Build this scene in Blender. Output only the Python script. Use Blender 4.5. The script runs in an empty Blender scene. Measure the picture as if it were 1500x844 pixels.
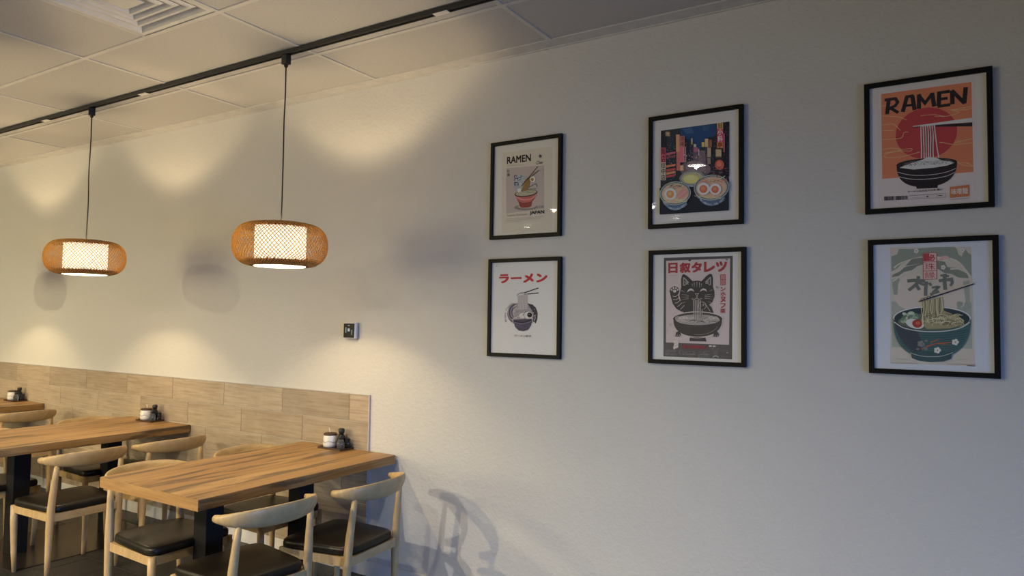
import bpy, bmesh, math, random
from mathutils import Vector, Matrix
from mathutils.geometry import tessellate_polygon
random.seed(7)
SC = bpy.context.scene
COL = SC.collection
PI = math.pi

# ------------------------------------------------------------------ camera
H = 1.55                                   # eye height
WY = 3.2647                                # y of the picture wall
cam_d = bpy.data.cameras.new('camera'); cam = bpy.data.objects.new('camera', cam_d); COL.objects.link(cam)
cam_d.sensor_width = 36; cam_d.lens = 1036.34 / 1500 * 36; cam_d.clip_start = .05
pan, tilt, roll = math.radians(-31.806), math.radians(2.7248), math.radians(.86888)
fw = Vector((math.sin(pan)*math.cos(tilt), math.cos(pan)*math.cos(tilt), math.sin(tilt)))
r0 = Vector((math.cos(pan), -math.sin(pan), 0)); u0 = r0.cross(fw)
rt = r0*math.cos(roll) + u0*math.sin(roll); up = -r0*math.sin(roll) + u0*math.cos(roll)
M = Matrix.Identity(4)
for i in range(3):
    M[i][0], M[i][1], M[i][2] = rt[i], up[i], -fw[i]
M[2][3] = H
cam.matrix_world = M
SC.camera = cam

# ------------------------------------------------------------------ light
SC.view_settings.view_transform = 'Standard'; SC.view_settings.look = 'None'
SC.view_settings.exposure = 0.0; SC.view_settings.gamma = 1; SC.view_settings.use_curve_mapping = False
world = bpy.data.worlds.new('sky'); SC.world = world; world.use_nodes = True
bg = world.node_tree.nodes['Background']; bg.inputs[0].default_value = (.55, .68, 1, 1); 
def area(name, loc, rot, sx, sy, power, col, spread=180):
    l = bpy.data.lights.new(name, 'AREA'); l.shape = 'RECTANGLE'; l.size = sx; l.size_y = sy; l.energy = power; l.color = col; l.spread = math.radians(spread)
    o = bpy.data.objects.new(name, l); o.location = loc; o.rotation_euler = rot; COL.objects.link(o); return o
# warm fill added behind a made-up rear opening, cool daylight through the low glazing on the right
bg.inputs[1].default_value = .6
area('rear_warm_fill', (-9.1, -4.75, 1.85), (PI/2, 0, 0), 2.8, 1.9, 225, (1.0, .85, .46))
area('daylight_right_glazing', (3.70, -.2, .8), (PI/2-.4, 0, PI/2), 3.6, 1.3, 150, (.16, .40, 1.0), 120)
BULB_W, SHADE_E = 88, 1.5
DOWN = [(-1.974, .117, .082, 135, (.98, 1, .85)), (-5.56, -2.88, .05, 125, (1, .8, .6)), (-4.36, -1.54, .05, 1250, (1, .8, .45)),
        (-3.14, -1.85, .05, 1150, (1, .93, .8)), (-3.21, -2.97, .05, 100, (1, .8, .6)), (-7.6, -1.54, .05, 330, (1, .85, .5))]  # last entry is an added warm fill, no known fixture

# ------------------------------------------------------------------ materials
def lin(c): return tuple(((v/255)/12.92 if v/255 <= .04045 else ((v/255+.055)/1.055)**2.4) for v in c)
class NT:
    def __init__(s, name):
        s.m = bpy.data.materials.new(name); s.m.use_nodes = True; s.t = s.m.node_tree; s.b = s.t.nodes['Principled BSDF']
    def n(s, typ, **kw):
        nd = s.t.nodes.new(typ)
        for k, v in kw.items():
            if k in nd.inputs.keys() if isinstance(k, str) else False: nd.inputs[k].default_value = v
            else: setattr(nd, k, v)
        return nd
    def l(s, a, b): s.t.links.new(a, b)
    def noise(s, vec, scale, detail=3, rough=.5, dist=0):
        n = s.t.nodes.new('ShaderNodeTexNoise'); n.inputs['Scale'].default_value = scale; n.inputs['Detail'].default_value = detail
        n.inputs['Roughness'].default_value = rough; n.inputs['Distortion'].default_value = dist
        s.l(vec, n.inputs['Vector']); return n.outputs['Fac']
    def ramp(s, fac, stops):
        r = s.t.nodes.new('ShaderNodeValToRGB'); e = r.color_ramp.elements
        while len(e) < len(stops): e.new(.5)
        for i, (p, c) in enumerate(stops): e[i].position = p; e[i].color = (*c[:3], 1)
        s.l(fac, r.inputs[0]); return r.outputs[0]
    def mapping(s, vec, scale, loc=None):
        m = s.t.nodes.new('ShaderNodeMapping'); m.inputs['Scale'].default_value = scale; s.l(vec, m.inputs['Vector'])
        if loc is not None: s.l(loc, m.inputs['Location'])
        return m.outputs[0]
    def bump(s, h, strength, dist):
        b = s.t.nodes.new('ShaderNodeBump'); b.inputs['Strength'].default_value = strength; b.inputs['Distance'].default_value = dist
        s.l(h, b.inputs['Height']); s.l(b.outputs[0], s.b.inputs['Normal'])
    def mix(s, fac, a, b, mode='MIX'):
        m = s.t.nodes.new('ShaderNodeMix'); m.data_type = 'RGBA'; m.blend_type = mode
        for sock, v in ((m.inputs[0], fac), (m.inputs[6], a), (m.inputs[7], b)):
            if isinstance(v, (int, float)): sock.default_value = v
            elif isinstance(v, tuple): sock.default_value = (*v[:3], 1)
            else: s.l(v, sock)
        return m.outputs[2]
    def math(s, op, a, b=0):
        m = s.t.nodes.new('ShaderNodeMath'); m.operation = op
        for sock, v in ((m.inputs[0], a), (m.inputs[1], b)):
            if isinstance(v, (int, float)): sock.default_value = v
            else: s.l(v, sock)
        return m.outputs[0]
    def obj(s): return s.t.nodes.new('ShaderNodeTexCoord').outputs['Object']
    def rand(s): return s.t.nodes.new('ShaderNodeObjectInfo').outputs['Random']
    def geo(s): return s.t.nodes.new('ShaderNodeNewGeometry').outputs['Position']

def plain(name, c, rough=.5, metal=0, noise=.06, spec=.5, coat=0):
    m = NT(name)
    f = m.noise(m.obj(), 14, 3)
    m.l(m.ramp(f, [(.3, tuple(v*(1-noise) for v in c)), (.7, tuple(min(1, v*(1+noise)) for v in c))]), m.b.inputs['Base Color'])
    m.b.inputs['Roughness'].default_value = rough; m.b.inputs['Metallic'].default_value = metal
    m.b.inputs['Specular IOR Level'].default_value = spec; m.b.inputs['Coat Weight'].default_value = coat
    return m.m

def wall_paint():
    m = NT('textured_wall_paint'); p = m.geo()
    big = m.noise(p, .8, 2)
    m.l(m.ramp(big, [(.3, (.60, .585, .56)), (.7, (.63, .615, .59))]), m.b.inputs['Base Color'])
    m.b.inputs['Roughness'].default_value = .62; m.b.inputs['Specular IOR Level'].default_value = .35
    a = m.noise(p, 42, 4, .6, .6); b = m.noise(p, 130, 2, .5)
    h = m.math('ADD', m.ramp(a, [(.42, (0, 0, 0)), (.62, (1, 1, 1))]), m.math('MULTIPLY', b, .35))
    m.bump(h, .42, .0022)
    return m.m
def ceiling_tile_mat():
    m = NT('mineral_ceiling_tile'); p = m.geo()
    r = m.math('MULTIPLY', m.rand(), 1)
    c = m.ramp(r, [(0, (.50, .485, .46)), (1, (.555, .54, .515))])
    sp = m.noise(p, 90, 3)
    m.l(m.mix(.25, c, m.ramp(sp, [(.35, (.45, .43, .41)), (.55, (.60, .58, .555))])), m.b.inputs['Base Color'])
    m.b.inputs['Roughness'].default_value = .9; m.b.inputs['Specular IOR Level'].default_value = .1
    m.bump(sp, .12, .001)
    return m.m
def slate():
    m = NT('slate_floor_tile'); p = m.geo(); rd = m.rand()
    a = m.noise(p, 5, 6, .65)
    c = m.ramp(a, [(.3, (.014, .014, .014)), (.7, (.036, .034, .033))])
    m.l(m.mix(.35, c, m.ramp(rd, [(0, (.012, .012, .013)), (1, (.042, .040, .038))])), m.b.inputs['Base Color'])
    m.b.inputs['Roughness'].default_value = .42
    m.bump(a, .2, .004)
    return m.m
def wood_tile():
    m = NT('wood_look_porcelain'); rd = m.rand()
    off = m.t.nodes.new('ShaderNodeCombineXYZ'); m.l(m.math('MULTIPLY', rd, 37.0), off.inputs[0]); m.l(m.math('MULTIPLY', rd, 19.0), off.inputs[2])
    v = m.mapping(m.obj(), (1.0, 1, 7.0), off.outputs[0])
    a = m.noise(v, 3.2, 8, .65, .5); 
    v2 = m.mapping(m.obj(), (3.0, 1, 3.0), off.outputs[0]); b = m.noise(v2, 2.0, 5, .7, .3)
    v3 = m.mapping(m.obj(), (.8, 1, 26.0), off.outputs[0]); g = m.noise(v3, 4.0, 4, .6)
    c = m.ramp(a, [(.30, (.24, .175, .115)), (.5, (.42, .325, .23)), (.70, (.58, .475, .35))])
    c = m.mix(.45, c, m.ramp(b, [(.3, (.29, .215, .15)), (.65, (.54, .455, .35))]))
    c = m.mix(.5, c, m.ramp(g, [(.35, (.30, .23, .16)), (.55, (.50, .41, .31))]))
    tone = m.ramp(rd, [(0, (.74, .73, .73)), (.35, (.98, .97, .95)), (.7, (1.0, 1.0, 1.0)), (1, (.86, .82, .76))])
    m.l(m.mix(1.0, c, tone, 'MULTIPLY'), m.b.inputs['Base Color'])
    m.b.inputs['Roughness'].default_value = .5; m.bump(g, .15, .001)
    return m.m
def table_wood(edge=False):
    m = NT('streaked_walnut_laminate'); rd = m.rand()
    off = m.t.nodes.new('ShaderNodeCombineXYZ'); m.l(m.math('MULTIPLY', rd, 23.0), off.inputs[1]); m.l(m.math('MULTIPLY', rd, 11.0), off.inputs[0])
    co = m.obj()
    if edge:
        mm = m.t.nodes.new('ShaderNodeMapping'); mm.inputs['Rotation'].default_value = (0, 0, PI/2); m.l(co, mm.inputs['Vector']); co = mm.outputs[0]
    v = m.mapping(co, (13, 1.1, 13), off.outputs[0]); a = m.noise(v, 1.25, 4, .55, .9)
    v2 = m.mapping(co, (60, 2.2, 60), off.outputs[0]); g = m.noise(v2, 1.6, 4, .6)
    v3 = m.mapping(co, (7.0, .5, 7.0), off.outputs[0]); b = m.noise(v3, 1.5, 3, .5, .6)
    base = m.ramp(b, [(.35, (.30, .15, .05)), (.5, (.37, .20, .07)), (.65, (.46, .275, .11))])
    base = m.mix(.35, base, m.ramp(g, [(.35, (.23, .115, .04)), (.65, (.46, .275, .11))]))
    st = m.ramp(a, [(.49, (0, 0, 0)), (.60, (1, 1, 1))])
    sep = m.math('MULTIPLY', st, .3 if edge else .80)
    c = m.mix(sep, base, (.085, .055, .03))
    m.l(c, m.b.inputs['Base Color']); m.b.inputs['Roughness'].default_value = .42
    m.b.inputs['Specular IOR Level'].default_value = .35
    return m.m
def oak():
    m = NT('light_ash_wood'); co = m.obj()
    g = m.noise(m.mapping(co, (30, 6, 6)), 2.0, 4, .6, .4); 
    m.l(m.ramp(g, [(.3, (.40, .265, .12)), (.7, (.52, .36, .18))]), m.b.inputs['Base Color'])
    m.b.inputs['Roughness'].default_value = .42; return m.m
def leather():
    m = NT('dark_brown_leatherette'); co = m.obj()
    g = m.noise(co, 180, 2); m.l(m.ramp(m.noise(co, 6, 2), [(.3, (.009, .007, .005)), (.7, (.014, .011, .008))]), m.b.inputs['Base Color'])
    m.b.inputs['Roughness'].default_value = .36; m.b.inputs['Specular IOR Level'].default_value = .25; m.bump(g, .12, .0006); return m.m
def glass_thin():
    m = NT('picture_glass'); t = m.t; t.nodes.remove(m.b)
    tr = t.nodes.new('ShaderNodeBsdfTransparent'); gl = t.nodes.new('ShaderNodeBsdfGlossy'); gl.inputs['Roughness'].default_value = 0.0
    fr = t.nodes.new('ShaderNodeFresnel'); fr.inputs[0].default_value = 1.45
    mx = t.nodes.new('ShaderNodeMixShader'); ge = t.nodes.new('ShaderNodeNewGeometry'); m.l(m.math('MULTIPLY', fr.outputs[0], m.math('SUBTRACT', 1.0, ge.outputs['Backfacing'])), mx.inputs[0]); m.l(tr.outputs[0], mx.inputs[1]); m.l(gl.outputs[0], mx.inputs[2])
    m.l(mx.outputs[0], t.nodes['Material Output'].inputs[0]); return m.m
def clear_glass():
    m = NT('clear_bottle_glass'); m.b.inputs['Transmission Weight'].default_value = .85; m.b.inputs['Roughness'].default_value = .05
    f = m.noise(m.obj(), 20, 2); m.l(m.ramp(f, [(0, (.35, .36, .37)), (1, (.5, .5, .5))]), m.b.inputs['Base Color']); return m.m
def emit(name, c, s):
    m = NT(name); t = m.t
    f = m.noise(m.obj(), 25, 2)
    col = m.ramp(f, [(.3, tuple(v*.95 for v in c)), (.7, c)])
    m.l(col, m.b.inputs['Emission Color']); m.l(col, m.b.inputs['Base Color']); m.b.inputs['Emission Strength'].default_value = s
    m.b.inputs['Roughness'].default_value = .8
    return m.m
def frosted(name, c, s, tr_fac, base=(.8, .78, .72)):
    m = NT(name); t = m.t
    m.b.inputs['Base Color'].default_value = (*base, 1); m.b.inputs['Emission Color'].default_value = (*c, 1); m.b.inputs['Emission Strength'].default_value = s
    tr = t.nodes.new('ShaderNodeBsdfTransparent'); mx = t.nodes.new('ShaderNodeMixShader'); mx.inputs[0].default_value = tr_fac
    m.l(m.b.outputs[0], mx.inputs[1]); m.l(tr.outputs[0], mx.inputs[2]); m.l(mx.outputs[0], t.nodes['Material Output'].inputs[0]); return m.m
def wicker(name, c, trans):
    m = NT(name); t = m.t
    f = m.noise(m.obj(), 60, 3); col = m.ramp(f, [(.3, tuple(v*.8 for v in c)), (.7, c)])
    m.l(col, m.b.inputs['Base Color']); m.b.inputs['Roughness'].default_value = .6; m.b.inputs['Specular IOR Level'].default_value = .2
    if trans:
        tl = t.nodes.new('ShaderNodeBsdfTranslucent'); m.l(col, tl.inputs[0]); mx = t.nodes.new('ShaderNodeMixShader'); mx.inputs[0].default_value = trans
        m.l(m.b.outputs[0], mx.inputs[1]); m.l(tl.outputs[0], mx.inputs[2]); m.l(mx.outputs[0], t.nodes['Material Output'].inputs[0])
    return m.m
def ink():
    m = NT('printed_ink'); a = m.t.nodes.new('ShaderNodeAttribute'); a.attribute_name = 'ink'
    m.l(a.outputs['Color'], m.b.inputs['Base Color']); m.b.inputs['Roughness'].default_value = .75; m.b.inputs['Specular IOR Level'].default_value = .15
    return m.m

MT = dict(wall=wall_paint(), ctile=ceiling_tile_mat(), slate=slate(), wtile=wood_tile(), table=table_wood(), tedge=table_wood(True), oak=oak(), leather=leather(),
    glass=glass_thin(), bottle_glass=clear_glass(), ink=ink(),
    grid=plain('ceiling_grid_white', (.60, .58, .55), .6), trim=plain('white_trim_paint', (.70, .68, .65), .45), plaster=plain('room_wall_paint', (.33, .32, .31), .8),
    metal=plain('aluminium_edge', (.52, .50, .52), .45, .4), black=plain('black_powder_coat', (.012, .012, .013), .55), post=plain('black_table_steel', (.006, .006, .007), .6, 0, .06, .2),
    plate=plain('dark_bronze_plate', (.020, .016, .013), .22), grout=plain('pale_grout', (.60, .54, .45), .9), fgrout=plain('dark_grout', (.07, .068, .065), .9),
    frame=plain('black_frame_lacquer', (.007, .007, .007), .5, 0, .06, .18), ceramic=plain('white_ceramic', (.78, .76, .72), .25), lid=plain('dark_wood_lid', (.06, .028, .015), .45),
    tray=plain('dark_walnut_tray', (.055, .024, .014), .4), soy=plain('black_bottle_glaze', (.008, .008, .009), .12), cap=plain('black_plastic_cap', (.012, .012, .012), .3),
    steel=plain('brushed_steel', (.6, .6, .6), .25, 1), plastic=plain('white_plastic', (.72, .71, .72), .4), screen=plain('black_screen', (.004, .005, .006), .25, 0, .06, .12),
    vent=plain('white_enamel_vent', (.66, .64, .60), .5), duct=plain('dark_duct', (.14, .13, .12), .8), wire=plain('black_cable', (.010, .009, .008), .6),
    shade=frosted('lit_linen_shade', (1.0, .88, .62), SHADE_E, .16, (.16, .15, .13)), bulb=emit('lit_bulb', (1.0, .86, .6), 4), diffuser=frosted('frosted_bottom_disc', (1.0, .88, .60), 7.5, .82),
    wick=wicker('woven_bamboo', (.92, .58, .17), .5), rim=wicker('shaded_bamboo_rim', (.17, .105, .05), 0),  # rim colour carries the shade of its unlit underside
    led=emit('led_downlight', (1.0, .96, .88), 26.0), icon=emit('thermostat_display', (.35, .42, .5), .25))

# ------------------------------------------------------------------ helpers
def tag(o, label=None, cat=None, group=None, kind=None):
    if label: o['label'] = label
    if cat: o['category'] = cat
    if group: o['group'] = group
    if kind: o['kind'] = kind
    return o
def empty(name, loc, rz=0):
    o = bpy.data.objects.new(name, None); o.empty_display_size = .1; o.location = loc; o.rotation_euler = (0, 0, rz); COL.objects.link(o); return o
def link(name, bm, mat, parent=None, smooth=False, loc=(0, 0, 0)):
    bmesh.ops.recalc_face_normals(bm, faces=bm.faces)
    me = bpy.data.meshes.new(name); bm.to_mesh(me); bm.free(); me.materials.append(mat)
    if smooth: me.polygons.foreach_set('use_smooth', [True]*len(me.polygons))
    o = bpy.data.objects.new(name, me); o.location = loc; COL.objects.link(o)
    if parent: o.parent = parent
    return o
def inst(name, me, parent, loc, rz=0):
    o = bpy.data.objects.new(name, me); o.location = loc; o.rotation_euler = (0, 0, rz); o.parent = parent; COL.objects.link(o); return o
def copy_tree(o, parent=None):
    c = o.copy(); COL.objects.link(c); c.parent = parent
    for ch in list(o.children): copy_tree(ch, c)
    return c
def box(bm, x0, x1, y0, y1, z0, z1, bev=0):
    r = bmesh.ops.create_cube(bm, size=1)
    bmesh.ops.scale(bm, vec=(x1-x0, y1-y0, z1-z0), verts=r['verts']); bmesh.ops.translate(bm, vec=((x0+x1)/2, (y0+y1)/2, (z0+z1)/2), verts=r['verts'])
    if bev: bmesh.ops.bevel(bm, geom=list({e for v in r['verts'] for e in v.link_edges}), offset=bev, segments=2, profile=.5, affect='EDGES')
def boxobj(name, b, mat, parent=None, bev=0, smooth=False):
    bm = bmesh.new(); box(bm, *b, bev); return link(name, bm, mat, parent, smooth)
def loft(bm, rings, closed=True, caps=True):
    vs = [[bm.verts.new(p) for p in r] for r in rings]; n = len(rings[0])
    for a, b in zip(vs, vs[1:]):
        for i in range(n if closed else n-1):
            bm.faces.new((a[i], a[(i+1) % n], b[(i+1) % n], b[i]))
    if caps and closed: bm.faces.new(vs[0][::-1]); bm.faces.new(vs[-1])
def lathe(bm, prof, n=32, c=(0, 0, 0), caps=True):
    loft(bm, [[(c[0]+r*math.cos(2*PI*k/n), c[1]+r*math.sin(2*PI*k/n), c[2]+z) for k in range(n)] for r, z in prof], True, caps)
def tube(bm, pts, rads, n=10, caps=True):
    rings = []; pts = [Vector(p) for p in pts]
    for i, p in enumerate(pts):
        d = (pts[min(i+1, len(pts)-1)] - pts[max(i-1, 0)]).normalized()
        a = d.cross(Vector((0, 1, 0)) if abs(d.y) < .9 else Vector((1, 0, 0))).normalized(); b = d.cross(a)
        r = rads[i] if isinstance(rads, (list, tuple)) else rads
        rings.append([p + a*r*math.cos(2*PI*k/n) + b*r*math.sin(2*PI*k/n) for k in range(n)])
    loft(bm, rings, True, caps)

# ------------------------------------------------------------------ setting
X0, X1, Y0, CEIL = -11.6, 3.5, -4.6, 3.0184
WINS = [(-10.6, -7.6, .85, 2.85, 'x'), (-2.0, 1.6, .15, 1.25, 'y')]  # first opening is made up to let the warm rear fill in
def wall_with_hole(name, horiz, a0, a1, p, t, holes, mat):
    """wall along x (horiz) or y, panes of box around window openings"""
    bm = bmesh.new(); segs = sorted(holes); cur = a0
    def b(s0, s1, z0, z1):
        if horiz: box(bm, s0, s1, min(p, p+t), max(p, p+t), z0, z1)
        else: box(bm, min(p, p+t), max(p, p+t), s0, s1, z0, z1)
    for h0, h1, z0, z1 in segs:
        b(cur, h0, 0, 3.1); b(h0, h1, 0, z0); b(h0, h1, z1, 3.1); cur = h1
    b(cur, a1, 0, 3.1)
    return tag(link(name, bm, mat), kind='structure')
wall = tag(boxobj('wall_back', (X0, X1, WY, WY+.12, 0, 3.1), MT['wall']), kind='structure')
wall_with_hole('wall_front', True, X0, X1, Y0, -.12, [(a, b, c, d) for a, b, c, d, e in WINS if e == 'x'], MT['plaster'])
tag(boxobj('wall_left', (X0-.12, X0, Y0, WY, 0, 3.1), MT['plaster']), kind='structure')
wall_with_hole('wall_right', False, Y0, WY, X1, .12, [(a, b, c, d) for a, b, c, d, e in WINS if e == 'y'], MT['plaster'])
for n, (a0, a1, z0, z1, ax) in enumerate(WINS):
    bm = bmesh.new(); w = .05
    bars = [(a0, a0+w, z0, z1), (a1-w, a1, z0, z1), (a0, a1, z0, z0+w), (a0, a1, z1-w, z1), ((a0+a1)/2-w/2, (a0+a1)/2+w/2, z0, z1)]
    for s0, s1, q0, q1 in bars:
        if ax == 'x': box(bm, s0, s1, Y0-.09, Y0-.03, q0, q1)
        else: box(bm, X1+.03, X1+.09, s0, s1, q0, q1)
    tag(link('window_%d' % (n+1), bm, MT['black']), kind='structure')  # the first one frames the made-up rear opening

ceil = tag(boxobj('ceiling', (X0, X1, Y0, WY, CEIL+.03, CEIL+.1), MT['plaster']), kind='structure')
TX0, TS, TR = -6.6347, 1.2192, .62          # grid origin and pitch
YP, YL1 = 3.1703, 2.7063
xs = [TX0 + TS*k for k in range(-4, 9)]; xs = [max(X0, x) for x in xs if x < X1+.1]
ys = [YP, YL1] + [YL1 - TR*k for k in range(1, 8)]
VX0, VX1, VY0, VY1 = -3.587, -2.977, 1.466, 2.086     # cell of the air diffuser
def tile_mesh(w, d):
    bm = bmesh.new(); box(bm, .005, w-.005, .005, d-.005, .004, .02, .002)
    me = bpy.data.meshes.new('ceiling_tile'); bm.to_mesh(me); bm.free(); me.materials.append(MT['ctile']); return me
full = tile_mesh(TS, TR); cut = tile_mesh(TS, YP-YL1); half = tile_mesh(TS/2, TR)
for i in range(len(xs)-1):
    if abs(xs[i+1]-xs[i]-TS) > .01: continue
    for j in range(len(ys)-1):
        x, y = xs[i], ys[j+1]
        if abs(x+TS-VX1) < .02 and abs(y+TR-VY1) < .02:
            inst('ceiling_tile', half, ceil, (x, y, CEIL)); continue
        inst('ceiling_tile', cut if j == 0 else full, ceil, (x, y, CEIL))
for x in [v for v in xs if v > X0+.1]:
    boxobj('grid_bar', (x-.012, x+.012, ys[-1], YP, CEIL-.001, CEIL+.03), MT['grid'], ceil)
for y in ys[1:]:
    boxobj('grid_bar', (X0, X1, y-.012, y+.012, CEIL-.0014, CEIL+.03), MT['grid'], ceil)
boxobj('grid_bar', (VX0-.012, VX0+.012, VY0, VY1, CEIL-.001, CEIL+.03), MT['grid'], ceil)
bm = bmesh.new(); box(bm, X0, X1, YP-.004, WY, CEIL-.0016, CEIL+.03); box(bm, X0, X1, WY-.012, WY, CEIL-.006, CEIL)
tag(link('trim_1', bm, MT['grid']), kind='structure')

# floor and its tiles
floor = tag(boxobj('floor', (X0, X1, Y0, WY, -.1, -.004), MT['fgrout']), kind='structure')
fm = bmesh.new(); box(fm, .0025, .5975, .0025, .2915, -.02, 0, .0015)
fme = bpy.data.meshes.new('floor_tile'); fm.to_mesh(fme); fm.free(); fme.materials.append(MT['slate'])
for j in range(17):
    y = 3.09 - .294*j
    for i in range(17):
        x = -11.0 + .6*i + (.3 if j % 2 else 0)
        inst('floor_tile', fme, floor, (x, y - .0, 0))
tag(boxobj('baseboard_back', (X0, X1, WY-.013, WY, 0, .0895), MT['trim'], None, .003), kind='structure')

# wood-look wall tiles behind the tables
WX, WT, RH, TL = -3.035, 1.0845, .16588, .6155
boxobj('grout_bed', (X0, WX, WY-.006, WY, .0895, WT-.001), MT['grout'], wall)
def wt_mesh(w):
    bm = bmesh.new(); box(bm, .0016, w-.0016, -.012, -.001, .0024, RH-.0024, .0016)
    me = bpy.data.meshes.new('wall_tile'); bm.to_mesh(me); bm.free(); me.materials.append(MT['wtile']); return me
wfull = wt_mesh(TL)
for r, x_first in enumerate([-3.201, -3.618, -3.40, -3.25, -3.52, -3.30]):
    z = WT - RH*(r+1)
    inst('wall_tile', wt_mesh(WX - x_first - .002), wall, (x_first, WY, z))
    x = x_first - TL
    while x > X0:
        inst('wall_tile', wfull, wall, (x, WY, z)); x -= TL
bm = bmesh.new(); box(bm, WX-.002, WX+.004, WY-.014, WY, .0895, WT+.003); box(bm, X0, WX+.004, WY-.0125, WY, WT-.001, WT+.003)
link('edge_trim', bm, MT['metal'], wall)

# ------------------------------------------------------------------ ceiling air diffuser
vt = tag(empty('ceiling_vent', ((VX0+VX1)/2, (VY0+VY1)/2, CEIL)), 'square white stepped air diffuser set in the ceiling at the upper left', 'vent')
def sqring(bm, h0, z0, h1, z1, t=.003):
    r = [[(-h, -h, z), (h, -h, z), (h, h, z), (-h, h, z)] for h, z in ((h0, z0), (h1, z1), (h1-t*.3, z1+t), (h0-t*.3, z0+t), (h0, z0))]
    vs = [[bm.verts.new(p) for p in q] for q in r[:4]]; vs.append(vs[0])
    for a, b in zip(vs, vs[1:]):
        for i in range(4): bm.faces.new((a[i], a[(i+1) % 4], b[(i+1) % 4], b[i]))
bm = bmesh.new(); box(bm, -.295, .295, -.30, .30, .085, .09); link('duct_box', bm, MT['vent'], vt)
bm = bmesh.new(); sqring(bm, .292, 0, .268, 0); sqring(bm, .268, 0, .235, .05); link('outer_flange', bm, MT['vent'], vt)
for h in (.222, .172, .122):
    bm = bmesh.new(); sqring(bm, h, .004, h-.012, .004); sqring(bm, h, .004, h+.012, .012); sqring(bm, h-.012, .004, h-.045, .05); link('louver', bm, MT['vent'], vt)
bm = bmesh.new(); box(bm, -.075, .075, -.075, .075, .004, .012, .002); link('centre_plate', bm, MT['vent'], vt)

# ------------------------------------------------------------------ lighting track
TY = 2.588
tr = tag(empty('light_track', (-5, TY, CEIL)), 'long black lighting track under the ceiling carrying the woven pendants', 'light track')
def tb(name, b, mat, bev=0): return boxobj(name, (b[0]+5, b[1]+5, b[2]-TY, b[3]-TY, b[4]-CEIL, b[5]-CEIL), mat, tr, bev)
bm = bmesh.new()
for y0, y1, z0 in ((-.0175, -.011, -.022), (.011, .0175, -.022), (-.011, .011, -.013), (-.003, .003, -.019)): box(bm, -6.4, 5.5, y0, y1, z0, -.001)
link('rail', bm, MT['black'], tr)
for x in (-8.2, -6.96, -5.72, -4.455, -2.02): tb('joint_cover', (x-.042, x+.042, TY-.014, TY+.016, CEIL-.0245, CEIL-.0215), MT['trim'], .001)

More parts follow.
